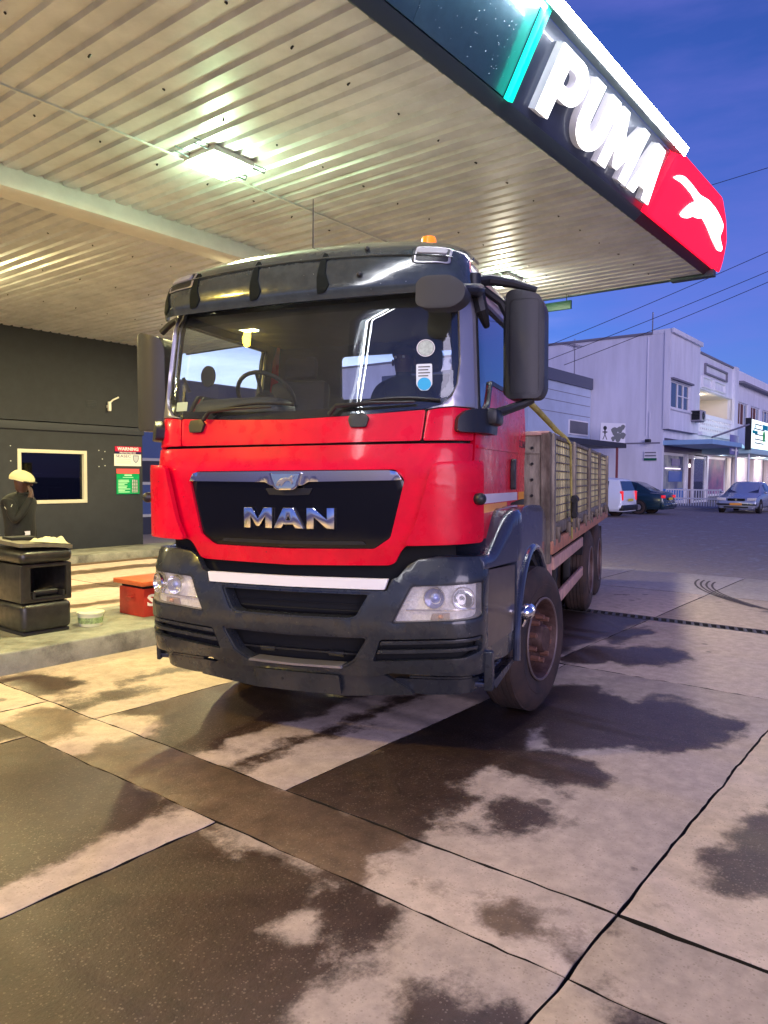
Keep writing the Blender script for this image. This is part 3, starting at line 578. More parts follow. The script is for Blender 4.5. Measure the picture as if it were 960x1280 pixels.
# wheels -----------------------------------------------------------------
def wheel(name, x, y, yaw=0.0, sg=1, r=.525, w=.30, rear=False):
    wl = bpy.data.objects.new(name, None); COL.objects.link(wl); wl.parent = truck
    wl.location = (x, y, r-.013*x*1.0); wl.rotation_euler = (0, 0, yaw if sg > 0 else yaw+PI)
    Rm = Matrix.Rotation(PI/2, 4, 'Y')   # axle along +x
    prof = [(.292, -w*.5+.02), (.31, -w*.5), (.43, -w*.5-.012), (.49, -w*.5+.01), (.515, -w*.5+.035)]
    for i in range(5):
        a = -w*.5+.05+i*(w-.1)/4.6
        prof += [(r, a), (r, a+.035), (r-.014, a+.04), (r-.014, a+.046)]
    prof += [(.515, w*.5-.035), (.49, w*.5-.01), (.43, w*.5+.012), (.40, w*.5+.008), (.395, w*.5+.012), (.37, w*.5+.010), (.31, w*.5), (.292, w*.5-.02)]
    o = obj('tyre', lathe(NB(), prof, 56, Rm, True), M['rubber'], wl)
    d = -.03 if rear else .0
    rim = obj('rim', lathe(NB(), [(.300, w*.5-.005), (.288, w*.5+.006), (.275, w*.5-.01), (.262, w*.5-.06), (.255, w*.5-.11 if not rear else w*.5-.16), (.20, w*.5-.06 if not rear else w*.5-.17), (.165, w*.5-.045 if not rear else w*.5-.165), (.11, w*.5-.04 if not rear else w*.5-.16), (.10, w*.5+.01 if not rear else w*.5-.02), (.085, w*.5+.03 if not rear else w*.5-.005), (0, w*.5+.03 if not rear else w*.5-.005)], 40, Rm), M['rim'], wl)
    obj('rim_edge', tube(NB(), [Rm @ Vector((.296*math.cos(2*PI*i/48), .296*math.sin(2*PI*i/48), w*.5+.006)) for i in range(48)], .009, 8, True), M['rim_edge'], rim)
    z = w*.5-.05 if not rear else w*.5-.165
    for i in range(10):
        a = 2*PI*i/10; p = Rm @ Vector((.158*math.cos(a), .158*math.sin(a), z)); q_ = Rm @ Vector((.158*math.cos(a), .158*math.sin(a), z+.05))
        if i == 0: nut0 = obj('wheel_nut', cyl(NB(), p, q_+(q_-p)*.3, .023, .018, 6), M['rust_nut'], rim)
        else: inst(nut0, parent=rim, rot=(a, 0, 0))
    return wl
def copy_tree(o, parent):
    c = o.copy(); COL.objects.link(c); c.parent = parent
    for ch in list(o.children): copy_tree(ch, c)
    return c
wf = wheel('wheel', 1.20, WY+.05, math.radians(-12)); wf2 = copy_tree(wf, truck); wf2.location = (-.99, WY, .525+.013*.99); wf2.rotation_euler = (0, 0, PI-math.radians(9))
wr = wheel('wheel', 1.15, 5.80, rear=True)
for x, y in ((1.15, 7.17), (-1.15, 5.80), (-1.15, 7.17), (.82, 5.8), (.82, 7.17), (-.82, 5.8), (-.82, 7.17)):
    c = copy_tree(wr, truck); c.location = (x, y, .525-.013*x); c.rotation_euler = (0, 0, 0 if x > 0 else PI)

# chassis and underrun rails ------------------------------------------------
part('chassis_frame', box(box(NB(), -.45, -.36, .5, 8.5, .78, 1.05), .36, .45, .5, 8.5, .78, 1.05), M['frame'])
b = NB(); box(b, -.35, .35, .45, 1.6, .62, 1.30, .05); box(b, -.6, .6, .16, .3, .52, 1.2); box(b, -.95, .95, WY-.06, WY+.06, .42, .58, .02); part('engine', b, M['frame'])
part('fuel_tank', ebox(.50, 1.08, 2.75, 4.4, .50, 1.05, .08, 3), M['frame'])
part('air_tank', ebox(-1.08, -.50, 2.6, 4.2, .50, 1.05, .08, 3), M['frame'])
for y in (5.8, 7.17): part('axle', cyl(NB(), (-1.0, y, .52), (1.0, y, .52), .09), M['frame'])
for sg in (1, -1):
    def X(a, b_): return (a, b_) if sg > 0 else (-b_, -a)
    part('guard_post', box(NB(), *X(1.17, 1.24), 2.55, 2.72, .48, 1.02, .05, 3), M['peach'])
    part('guard_rail', box(NB(), *X(1.225, 1.265), 2.66, 5.22, .86, .975, .012), M['peach'])
    part('guard_rail', box(NB(), *X(1.225, 1.265), 2.66, 5.22, .50, .615, .012), M['peach'])
    part('guard_strut', box(NB(), *X(1.15, 1.22), 4.2, 4.28, .48, 1.1, .01), M['frame'])
    part('guard_strut', box(NB(), *X(1.15, 1.22), 3.1, 3.16, .48, 1.1, .01), M['frame'])
    part('mud_flap', box(NB(), *X(.70, 1.28), 7.86, 7.89, .22, .95), M['frame'])
    part('wing', ext([(6.48+1.38*math.cos(math.radians(d)), .62+.55*math.sin(math.radians(d))) for d in range(15, 166, 10)]+[(6.48+1.34*math.cos(math.radians(d)), .62+.52*math.sin(math.radians(d))) for d in range(165, 14, -10)], *X(.68, 1.26), bev=0), M['frame'])

# load bed --------------------------------------------------------------------
BX, B0, B1 = 1.30, 2.06, 8.60
part('bed_floor', box(NB(), -BX+.03, BX-.03, B0, B1, 1.17, 1.22), M['bedmetal'])
hb = part('headboard', box(NB(), -BX+.03, BX-.06, B0, B0+.04, 1.0, 2.03, .008), M['bedmetal'])
part('headboard_rim', box(NB(), -BX, BX, B0-.02, B0+.06, 2.03, 2.065, .008), M['peach'], hb)
part('headboard_seam', box(NB(), -BX+.05, BX-.08, B0-.012, B0, 1.88, 1.895, .003), M['bedmetal'], hb)
b = NB()
for i in range(7): cyl(b, (BX-.14, B0-.004, 1.15+i*.13), (BX-.14, B0-.016, 1.15+i*.13), .012, n=10)
part('headboard_rivets', b, M['frame'], hb)
part('front_edge_post', ext(rp_([(B0-.02, .98), (B0+.07, .98), (B0+.07, 2.06), (B0-.02, 2.06)], .01), BX-.07, BX+.01, bev=.006), M['bedmetal'])
part('tailboard', box(NB(), -BX, BX, B1-.05, B1, 1.17, 2.05, .01), M['bedmetal'])
for sg in (1, -1):
    def X(a, b_): return (a, b_) if sg > 0 else (-b_, -a)
    part('bed_side_rail', box(NB(), *X(BX-.03, BX+.03), B0, B1, 1.055, 1.165, .01), M['rust'])
    part('bed_top_rail', box(NB(), *X(BX-.05, BX+.012), B0, B1, 2.015, 2.055, .01), M['bedmetal'])
    part('bed_bottom_rail', box(NB(), *X(BX-.04, BX+.012), B0, B1, 1.20, 1.30, .01), M['bedmetal'])
    for y in (B0+.10, 3.72, 5.4, 7.0, B1-.08):
        part('bed_post', box(NB(), *X(BX-.04, BX+.035), y-.045, y+.045, 1.12, 2.05, .012), M['bedmetal'])
    s0 = None; n_ = 38
    for i in range(n_):
        y = B0+.21+i*(B1-B0-.36)/(n_-1)
        if min(abs(y-q_) for q_ in (3.72, 5.4, 7.0)) < .05: continue
        if s0 is None: s0 = part('bed_slat', box(NB(), *X(BX-.035, BX-.008), y-.048, y+.048, 1.29, 2.02, .006), M['slat']); y00 = y
        else: inst(s0, loc=(0, y-y00, 0), parent=truck)
    part('bed_backing', box(NB(), *X(BX-.06, BX-.045), B0+.1, B1-.1, 1.25, 2.03), M['bedmetal'])
    for i in range(9): part('mesh_bar', cyl(NB(), (sg*(BX+.0), B0+.12, 1.37+i*.075), (sg*(BX+.0), B1-.1, 1.37+i*.075), .006, n=6), M['bedmetal'])
    for i in range(8):
        y = B0+.35+i*.80
        b = NB(); box(b, *X(BX+.0, BX+.045), y-.03, y+.03, 1.13, 1.27, .008); cyl(b, (sg*(BX+.04), y, 1.24), (sg*(BX+.06), y, 1.24), .025, n=10)
        part('bed_latch', b, M['bedmetal'])
# mirrors -------------------------------------------------------------------------
def mirror(x0, x1, z0, z1, y0, rake=0.0):
    loop = rp_([(x0, z0+.02), (x0, z1), (x0+.05 if x0 > 0 else x0+.06, z1+.015), (x1-.03, z1-.025), (x1, z1-.10), (x1, z0+.06), (x1-.03, z0), (x0+.03, z0)], .03)
    def fn(s, t, o): 
        k = (s-(x0+x1)/2)/((x1-x0)/2); return Vector((s, y0+.045*k*k-o, t))
    return patch([loop], fn, .17, .05, bev=.045)
mr_ = part('side_mirror', mirror(1.235, 1.475, 2.17, 2.83, .52), M['mirrorpl'])
part('mirror_seam', patch([rp_(rect(1.262, 1.448, 2.20, 2.78), .03), rp_(rect(1.266, 1.444, 2.204, 2.776), .03)], lambda s_, t, o: Vector((s_, .52+.045*((s_-1.355)/.12)**2-o, t)), .004, .05, off=.003, bev=0), M['blackpl'], mr_)
part('mirror_glass', box(NB(), 1.26, 1.45, .71, .715, 2.2, 2.79), M['chrome'], mr_)
b = NB(); tube(b, [(1.08, .42, 2.88), (1.14, .50, 2.905), (1.28, .56, 2.885), (1.42, .60, 2.84)], [.04, .036, .03, .02], 10)
tube(b, [(1.09, .45, 2.86), (1.2, .58, 2.78), (1.26, .62, 2.66)], .025); cyl(b, (1.07, .40, 2.78), (1.07, .40, 2.92), .05, .045, 14)
box(b, 1.21, 1.26, .6, .66, 2.2, 2.8, .02)
part('mirror_arm', b, M['blackpl'], mr_)
b = NB(); tube(b, [(1.16, .42, 2.06), (1.25, .50, 2.10), (1.34, .58, 2.14), (1.40, .6, 2.17)], [.035, .03, .028, .025], 10); box(b, 1.13, 1.24, .30, .50, 2.0, 2.1, .025); part('mirror_arm', b, M['blackpl'], mr_)
b = NB(); tube(b, [(1.08, .42, 2.84), (1.12, .40, 2.70), (1.13, .5, 2.62)], [.05, .04, .02]); part('mirror_bracket', b, M['blackpl'], mr_)
ml = part('side_mirror', mirror(-1.48, -1.24, 2.04, 2.74, .42), M['mirrorpl'])
part('mirror_glass', box(NB(), -1.45, -1.27, .61, .615, 2.08, 2.68), M['chrome'], ml)
b = NB(); tube(b, [(-1.08, .44, 2.76), (-1.14, .50, 2.84), (-1.22, .52, 2.82), (-1.30, .52, 2.76)], [.024, .024, .024, .024], 10); box(b, -1.30, -1.26, .56, .62, 2.1, 2.7, .02)
tube(b, [(-1.1, .42, 2.06), (-1.2, .5, 2.08), (-1.28, .54, 2.10)], .03); part('mirror_arm', b, M['blackpl'], ml)
# ramp mirror hanging in front of the right-hand visor end
b = patch([rp_([(.845, 2.66), (.85, 2.785), (.90, 2.815), (1.06, 2.805), (1.135, 2.745), (1.13, 2.67), (1.06, 2.625), (.90, 2.635)], .04)], lambda s, t, o: Vector((s, -.06+.3*(s-.97)**2-o, t)), .13, .05, bev=.045)
rm = part('ramp_mirror', b, M['mirrorpl'])
b = NB(); tube(b, [(1.10, .02, 2.74), (1.14, .12, 2.76), (1.13, .30, 2.80), (1.08, .40, 2.82)], [.03, .03, .035, .04], 10); part('ramp_mirror_arm', b, M['blackpl'], rm)
# beacon, aerial
b = lathe(NB(), [(.055, 0), (.055, .02), (.05, .03), (.05, .075), (.042, .092), (.02, .10), (0, .10)], 24, Matrix.Translation((.72, .62, 3.155))); bc = part('beacon', b, M['orange'])
part('beacon_base', cyl(NB(), (.72, .62, 3.10), (.72, .62, 3.16), .06, .056, 20), M['blackpl'], bc)
part('aerial', tube(NB(), [(-.08, .55, 3.15), (-.08, .55, 3.24), (-.08, .56, 3.58)], [.008, .005, .003], 6), M['blackpl'])

# ================================================================ ground
def concrete(name, dry, wet, blobs=(), speck=True, noise_only=.0):
    mt = bpy.data.materials.new(name); mt.use_nodes = True; n = mt.node_tree; b = n.nodes['Principled BSDF']; K = n.links.new
    t = N(n, 'ShaderNodeTexCoord'); P = t.outputs['Object']
    big = N(n, 'ShaderNodeTexNoise'); big.inputs['Scale'].default_value = 2.4; big.inputs['Detail'].default_value = 9; big.inputs['Roughness'].default_value = .62; K(P, big.inputs['Vector'])
    fine = N(n, 'ShaderNodeTexNoise'); fine.inputs['Scale'].default_value = 55; fine.inputs['Detail'].default_value = 6; fine.inputs['Roughness'].default_value = .7; K(P, fine.inputs['Vector'])
    acc = None                 # signed distance (metres) into the nearest stain or dark area: ellipses, or rectangles marked 'r'
    for sh_ in blobs:
        if len(sh_) == 5: (_, a0, a1, b0_, b1_) = sh_; c = ((a0+a1)/2, (b0_+b1_)/2); r = ((a1-a0)/2, (b1_-b0_)/2)
        else: c = sh_[:2]; r = sh_[2:]
        s = N(n, 'ShaderNodeVectorMath', operation='SUBTRACT'); s.inputs[1].default_value = (c[0], c[1], 0); K(P, s.inputs[0])
        if len(sh_) == 5:
            ab = N(n, 'ShaderNodeVectorMath', operation='ABSOLUTE'); K(s.outputs[0], ab.inputs[0])
            rs = N(n, 'ShaderNodeVectorMath', operation='SUBTRACT'); rs.inputs[0].default_value = (r[0], r[1], 9); K(ab.outputs[0], rs.inputs[1])
            sx = N(n, 'ShaderNodeSeparateXYZ'); K(rs.outputs[0], sx.inputs[0]); d = N(n, 'ShaderNodeMath', operation='MINIMUM'); K(sx.outputs[0], d.inputs[0]); K(sx.outputs[1], d.inputs[1]); d = d.outputs[0]
        else:
            mm = N(n, 'ShaderNodeVectorMath', operation='MULTIPLY'); mm.inputs[1].default_value = (1/r[0], 1/r[1], 0); K(s.outputs[0], mm.inputs[0])
            l = N(n, 'ShaderNodeVectorMath', operation='LENGTH'); K(mm.outputs[0], l.inputs[0]); k_ = min(r)
            d = N(n, 'ShaderNodeMath', operation='MULTIPLY_ADD'); d.inputs[1].default_value = -k_; d.inputs[2].default_value = k_; K(l.outputs['Value'], d.inputs[0]); d = d.outputs[0]
        if acc is None: acc = d
        else:
            mi = N(n, 'ShaderNodeMath', operation='MAXIMUM'); K(acc, mi.inputs[0]); K(d, mi.inputs[1]); acc = mi.outputs[0]
    a1 = N(n, 'ShaderNodeMath', operation='MULTIPLY_ADD'); a1.inputs[1].default_value = .75; a1.inputs[2].default_value = -.375; K(big.outputs[0], a1.inputs[0])
    if acc is not None:
        s = N(n, 'ShaderNodeMath', operation='ADD'); K(a1.outputs[0], s.inputs[0]); K(acc, s.inputs[1]); wetv = s.outputs[0]
    else:
        s = N(n, 'ShaderNodeMath', operation='SUBTRACT'); K(a1.outputs[0], s.inputs[0]); s.inputs[1].default_value = noise_only; wetv = s.outputs[0]
    f2 = N(n, 'ShaderNodeMath', operation='MULTIPLY_ADD'); f2.inputs[1].default_value = .12; K(fine.outputs[0], f2.inputs[0]); K(wetv, f2.inputs[2])
    mask = N(n, 'ShaderNodeMapRange', interpolation_type='SMOOTHSTEP'); mask.inputs[1].default_value = .01; mask.inputs[2].default_value = .14; K(f2.outputs[0], mask.inputs[0])
    vd = N(n, 'ShaderNodeTexVoronoi'); vd.inputs['Scale'].default_value = 3.1; K(P, vd.inputs['Vector']); vc = N(n, 'ShaderNodeSeparateColor'); K(vd.outputs['Color'], vc.inputs[0])   # oil drips
    ps = N(n, 'ShaderNodeMath', operation='POWER'); ps.inputs[1].default_value = 5.0; K(vc.outputs[0], ps.inputs[0]); pr2 = N(n, 'ShaderNodeMath', operation='MULTIPLY'); pr2.inputs[1].default_value = .17; K(ps.outputs[0], pr2.inputs[0])
    fz = N(n, 'ShaderNodeMath', operation='MULTIPLY_ADD'); fz.inputs[1].default_value = .12; K(fine.outputs[0], fz.inputs[0]); K(vd.outputs['Distance'], fz.inputs[2])
    dd = N(n, 'ShaderNodeMath', operation='SUBTRACT'); K(pr2.outputs[0], dd.inputs[0]); K(fz.outputs[0], dd.inputs[1]); dm = N(n, 'ShaderNodeMapRange', interpolation_type='SMOOTHSTEP'); dm.inputs[1].default_value = -.07; dm.inputs[2].default_value = .0; dm.inputs[4].default_value = .8; K(dd.outputs[0], dm.inputs[0])
    mxm = N(n, 'ShaderNodeMath', operation='MAXIMUM'); K(mask.outputs[0], mxm.inputs[0]); K(dm.outputs[0], mxm.inputs[1]); mask = mxm
    med = N(n, 'ShaderNodeTexNoise'); med.inputs['Scale'].default_value = 9; med.inputs['Detail'].default_value = 9; med.inputs['Roughness'].default_value = .68; K(P, med.inputs['Vector'])
    dr = N(n, 'ShaderNodeValToRGB'); dr.color_ramp.elements[0].position = .3; dr.color_ramp.elements[1].position = .7
    dr.color_ramp.elements[0].color = (*[c*.72 for c in dry], 1); dr.color_ramp.elements[1].color = (*[min(1, c*1.12) for c in dry], 1); K(med.outputs[0], dr.inputs[0])
    we = N(n, 'ShaderNodeValToRGB'); we.color_ramp.elements[0].position = .3; we.color_ramp.elements[1].position = .72
    we.color_ramp.elements[0].color = (*[c*.6 for c in wet], 1); we.color_ramp.elements[1].color = (*[c*1.5 for c in wet], 1); K(med.outputs[0], we.inputs[0])
    # exposed aggregate: small pale stones, strongest in the dark patches
    vo = N(n, 'ShaderNodeTexVoronoi'); vo.inputs['Scale'].default_value = 85; vo.feature = 'F1'; K(P, vo.inputs['Vector'])
    wn = N(n, 'ShaderNodeSeparateColor'); K(vo.outputs['Color'], wn.inputs[0])
    sz = N(n, 'ShaderNodeMath', operation='MULTIPLY'); sz.inputs[1].default_value = .42; K(wn.outputs[1], sz.inputs[0]); lt = N(n, 'ShaderNodeMath', operation='LESS_THAN'); K(vo.outputs['Distance'], lt.inputs[0]); K(sz.outputs[0], lt.inputs[1])
    gt = N(n, 'ShaderNodeMath', operation='GREATER_THAN'); gt.inputs[1].default_value = .42; K(wn.outputs[0], gt.inputs[0])
    pk = N(n, 'ShaderNodeMath', operation='MULTIPLY'); K(lt.outputs[0], pk.inputs[0]); K(gt.outputs[0], pk.inputs[1])
    pm = N(n, 'ShaderNodeMath', operation='MULTIPLY'); K(pk.outputs[0], pm.inputs[0]); K(med.outputs[0], pm.inputs[1])
    c1 = N(n, 'ShaderNodeMix', data_type='RGBA'); K(mask.outputs[0], c1.inputs[0]); K(dr.outputs[0], c1.inputs[6]); K(we.outputs[0], c1.inputs[7])
    c2 = N(n, 'ShaderNodeMix', data_type='RGBA'); K(pm.outputs[0], c2.inputs[0]); K(c1.outputs[2], c2.inputs[6]); c2.inputs[7].default_value = (.28, .215, .17, 1)
    oi = N(n, 'ShaderNodeObjectInfo'); hv = N(n, 'ShaderNodeHueSaturation'); vr = N(n, 'ShaderNodeMapRange'); vr.inputs[3].default_value = .86; vr.inputs[4].default_value = 1.12
    K(oi.outputs['Random'], vr.inputs[0]); K(vr.outputs[0], hv.inputs['Value']); K(c2.outputs[2], hv.inputs['Color']); K(hv.outputs[0], b.inputs['Base Color'])
    ro = N(n, 'ShaderNodeMapRange'); ro.inputs[3].default_value = .85; ro.inputs[4].default_value = .30; K(mask.outputs[0], ro.inputs[0])
    r2 = N(n, 'ShaderNodeMath', operation='MULTIPLY_ADD'); r2.inputs[1].default_value = .25; K(fine.outputs[0], r2.inputs[0]); K(ro.outputs[0], r2.inputs[2]); K(r2.outputs[0], b.inputs['Roughness'])
    bp = N(n, 'ShaderNodeBump'); bp.inputs['Strength'].default_value = .5; bp.inputs['Distance'].default_value = .006
    h = N(n, 'ShaderNodeMath', operation='ADD'); K(fine.outputs[0], h.inputs[0]); K(pk.outputs[0], h.inputs[1]); K(h.outputs[0], bp.inputs['Height']); K(bp.outputs[0], b.inputs['Normal'])
    return mt
DRY, WET = (.53, .41, .345), (.058, .033, .023)
STAINS_AND_DARK = {(1, 4): [('r', -.2, 2.24, 1.95, 3.1), ('r', -.2, 1.95, 1.62, 3.1), (2.15, 1.85, .2, .3), (1.65, 1.02, .42, .28), (1.9, 1.3, .2, .12)],
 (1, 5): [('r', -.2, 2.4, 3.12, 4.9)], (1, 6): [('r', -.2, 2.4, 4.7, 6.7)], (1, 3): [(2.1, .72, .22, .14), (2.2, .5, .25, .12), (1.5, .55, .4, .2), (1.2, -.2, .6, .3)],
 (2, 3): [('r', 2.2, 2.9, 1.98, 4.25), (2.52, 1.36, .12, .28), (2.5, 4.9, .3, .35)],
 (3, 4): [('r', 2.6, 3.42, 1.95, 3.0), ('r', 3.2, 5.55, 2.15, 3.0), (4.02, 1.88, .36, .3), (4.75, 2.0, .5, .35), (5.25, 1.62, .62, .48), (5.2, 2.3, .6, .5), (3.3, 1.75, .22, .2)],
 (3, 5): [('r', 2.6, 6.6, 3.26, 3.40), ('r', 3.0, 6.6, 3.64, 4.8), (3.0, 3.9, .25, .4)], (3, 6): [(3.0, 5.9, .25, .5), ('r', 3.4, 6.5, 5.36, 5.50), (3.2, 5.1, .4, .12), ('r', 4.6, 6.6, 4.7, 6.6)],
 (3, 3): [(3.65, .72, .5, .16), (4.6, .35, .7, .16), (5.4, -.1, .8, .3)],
 (4, 4): [(7.15, 2.35, .55, .30), (6.7, 2.85, .6, .25), (8.0, 2.9, .5, .2)], (4, 5): [('r', 6.2, 9.2, 3.0, 5.0)]}  # last entry darkens the slab beneath the truck all over
DEF = concrete('forecourt_concrete', DRY, WET, (), noise_only=.10)
APR = concrete('kiosk_apron_concrete', DRY, (.12, .075, .05), [('r', 2, 12, 8.9, 9.15), ('r', 2, 12, 10.2, 10.75), ('r', 2, 12, 8.0, 8.25), ('r', 2, 12, 11.9, 12.4)])
SM = {k_: concrete('forecourt_concrete_%d_%d' % k_, DRY, WET if k_ != (2, 3) else (.12, .075, .048), v_) for k_, v_ in STAINS_AND_DARK.items()}
M['slab_plain'] = concrete('apron_concrete', (.46, .39, .38), (.16, .13, .13), (), noise_only=.14)
M['island'] = concrete('island_concrete', (.30, .30, .25), (.14, .14, .12), (), noise_only=.02)
M['asphalt'] = concrete('road_asphalt', (.38, .31, .31), (.27, .22, .22), (), noise_only=.04)
M['dirt'] = mat('joint_dirt', (.012, .009, .007), .95, bump=.5, bs=30)
fc_ = obj('forecourt', ebox(-9, 14.0, -9, 30, -.40, -.05), M['dirt']); fc_.rotation_euler = (0, 0, YC); tag(fc_, kind='structure')
fc_['label'] = 'concrete slab forecourt with dark oil and damp stains under and around the truck'
def slab(u0, u1, v0, v1, m, gap=.008, jit=.006, dz=0.0, cut=None):
    wg = .013 if (v1 < 1.2 and 2.2 < u0 < 2.9) else gap   # the open crack right of the crossing
    lp = densify(cut or rect(u0+(wg if u0 > 2.5 else gap), u1-(wg if u0 < 2.5 else gap), v0+gap, v1-gap), .07 if (u0 < 7 and abs(v0) < 6) else .6)
    lp = [(a+mn.noise(Vector((a*3.1, b_*3.1, 1)))*jit*2+mn.noise(Vector((a*13, b_*13, u0*5)))*jit*1.1, b_+mn.noise(Vector((a*3.3, b_*2.9, 9)))*jit*2+mn.noise(Vector((a*12, b_*14, v0*7)))*jit*1.1) for a, b_ in lp]
    o = obj('concrete_slab', patch([lp], xy(dz), .06, 0, bev=.005), [m, M['dirt']], fc_)
    for f in o.data.polygons:
        if f.normal.z < .3: f.material_index = 1
    return o
VB = [-6.4, -4.55, -2.7, -.85, 1.03, 2.86, 4.75, 6.6, 8.5, 10.4, 12.3, 14.2]
rows = [(-2.2, .25), (.25, 2.33), (2.33, 2.80), (2.80, 6.34), (6.34, 9.0), (9.24, 11.5), (11.5, 13.9)]
for ri, (a, b_) in enumerate(rows):
    vb = VB if ri != 2 else [-6.4, -2.7, -.85, 1.03, 5.4, 9.8, 14.2]
    if ri >= 4: vb = [v+(.14 if v > 0 else 0) for v in VB]
    for v0, v1 in zip(vb, vb[1:]):
        wide = .008 if v1 > 1.1 else .010
        slab(a, b_, v0, v1, M['slab_plain'] if ri == 6 else SM.get((ri, vb.index(v0)), APR if v0 > 7 and ri > 1 else DEF), wide*.7 if ri < 4 else .007, .006 if ri < 4 else .003, dz=rnd.uniform(-.003, .003))
# grated drain across the forecourt
dr_ = thing('drain_channel', 'long narrow dark drain with slanted grating bars across the forecourt', 'drain', uv(9.12, -2, 0), YC)
b = NB(); box(b, -.12, -.095, -6, 16, -.034, .002); box(b, .095, .12, -6, 16, -.034, .002); obj('drain_frame', b, mat('drain_steel', (.10, .09, .085), .6, .5), dr_)
b = NB()
for i in range(230):
    y = -6+i*.0955
    vs = [b.verts.new((x, y+k+sx*.03, z)) for z in (-.03, 0) for x, sx in ((-.095, -1), (.095, 1)) for k in (0, .035)]
    for f in ((0, 1, 3, 2), (4, 6, 7, 5), (0, 4, 5, 1), (2, 3, 7, 6), (0, 2, 6, 4), (1, 5, 7, 3)): b.faces.new([vs[j] for j in f])
g = obj('grating_bars', b, mat('grate', (.14, .12, .115), .55, .6), dr_); g['kind'] = 'stuff'
# road rising gently to the far kerb
def zroad(u): t = min(max((u-15)/12, 0), 1); return .2*t*t*(3-2*t)
b = NB(); us = [13.9]+[15+i*1.5 for i in range(9)]+[30, 60, 160, 500]; vs2 = [-300, -60, -20, 0, 20, 60, 300]
g_ = [[b.verts.new((u, v, -.004+zroad(u))) for v in vs2] for u in us]
for i in range(len(us)-1):
    for j in range(len(vs2)-1): b.faces.new((g_[i][j], g_[i+1][j], g_[i+1][j+1], g_[i][j+1]))
rd = obj('road', b, M['asphalt']); rd.rotation_euler = (0, 0, YC); tag(rd, kind='structure')
b = NB(); box(b, -400, 500, -400, 400, -.6, -.42); gs = obj('ground', b, M['asphalt']); gs.rotation_euler = (0, 0, YC); tag(gs, kind='structure')
b = NB(); box(b, -300, -9, -300, 300, -.42, -.01); box(b, -9, 13.9, -300, -9, -.42, -.01); box(b, -9, 13.9, 30, 300, -.42, -.01); g2 = obj('yard', b, M['asphalt']); g2.rotation_euler = (0, 0, YC); tag(g2, kind='structure')
b = NB(); box(b, -9, -2.2, -9, 14, -.034, -.002); box(b, -2.2, 13.9, -9, -6.41, -.034, -.002); box(b, -9, 13.9, 14.25, 30, -.034, -.002)
g3 = obj('apron', b, M['slab_plain']); g3.rotation_euler = (0, 0, YC); tag(g3, kind='structure')
# pale worn streak on the road edge and curved tyre marks
tm = mat('tyre_mark', (.13, .10, .10), .9, var=.5, vs=20)
b = NB()
for k_ in range(4):
    pts = [(13.2-.05*k_-2.4*t, 3.55-.10*k_-1.25*t*t-.1*t) for t in [i/12 for i in range(13)]]
    for (a, c), (a2, c2) in zip(pts, pts[1:]): patch([[(a, c), (a2, c2), (a2, c2+.035), (a, c+.035)]], xy(.006), 0, 0, bm=b)
t_ = obj('tyre_marks', b, tm); t_.rotation_euler = (0, 0, YC); tag(t_, kind='structure')

# ================================================================ canopy
ZS, VF, UE = 4.52, 2.99, 10.93
can = thing('canopy', 'wide filling station canopy with ribbed cream soffit and lit grey, green and red fascia', 'canopy', uv(0, 0, 0), YC)
M['soffit'] = mat('soffit_sheet', (.72, .735, .76), .38, .2, var=.22, vs=2.2, coat=.15, rvar=.08, orand=.05)
M['beam'] = mat('beam_paint', (.70, .70, .68), .5, var=.12, vs=4)
M['fascia'] = mat('fascia_grey', (.06, .15, .20), .3, .2, coat=.5, var=.12, vs=14)
M['fascia_edge'] = mat('fascia_edge', (.05, .075, .085), .45, .3)
M['led'] = mat('led_strip', (1, 1, 1), .5, emis=(.98, .97, 1), es=28)
M['led_soft'] = mat('lit_letter', (1, 1, 1), .5, emis=(1, .98, 1), es=2.3)
M['red_lit'] = mat('lit_red_panel', (.9, .01, .03), .4, emis=(1, .004, .03), es=1.1)
M['green_lit'] = mat('lit_green_line', (.0, .7, .45), .4, emis=(0, .85, .55), es=1.0)
per_ = .19
def ribs(u0, n, v0, v1):
    b = NB(); pr = []
    for i in range(n):
        x = u0+i*per_; pr += [(x, 0), (x+.118, 0), (x+.134, .030), (x+.174, .030)]
    pr.append((u0+n*per_, 0))
    # overlap lip and a stiffening pan line
    lo = [[b.verts.new((x, y, ZS+z)) for x, z in pr] for y in (v0, v1)]
    hi = [[b.verts.new((x, y, ZS+z+.012)) for x, z in pr] for y in (v0, v1)]
    for i in range(len(pr)-1): b.faces.new((lo[0][i], lo[1][i], lo[1][i+1], lo[0][i+1])); b.faces.new((hi[0][i], hi[0][i+1], hi[1][i+1], hi[1][i]))
    return b
u0c = UE-84*per_
s1 = obj('soffit_sheet', ribs(0, 4, VF+.01, 7.10), M['soffit'], can, .3); s2 = obj('soffit_sheet', ribs(0, 4, 7.40, 14.5), M['soffit'], can, .3)
s1.location = s2.location = (u0c, 0, 0)
for i in range(1, 21):
    inst(s1, parent=can, loc=(u0c+i*4*per_, 0, rnd.uniform(-.002, .002))); inst(s2, parent=can, loc=(u0c+i*4*per_, 0, rnd.uniform(-.002, .002)))
obj('main_beam', box(NB(), u0c, UE, 7.08, 7.42, 4.345, 4.70, .012), M['beam'], can)
obj('roof_deck', box(NB(), u0c, UE-.03, VF+.0, 14.6, 4.80, 4.86), M['beam'], can)
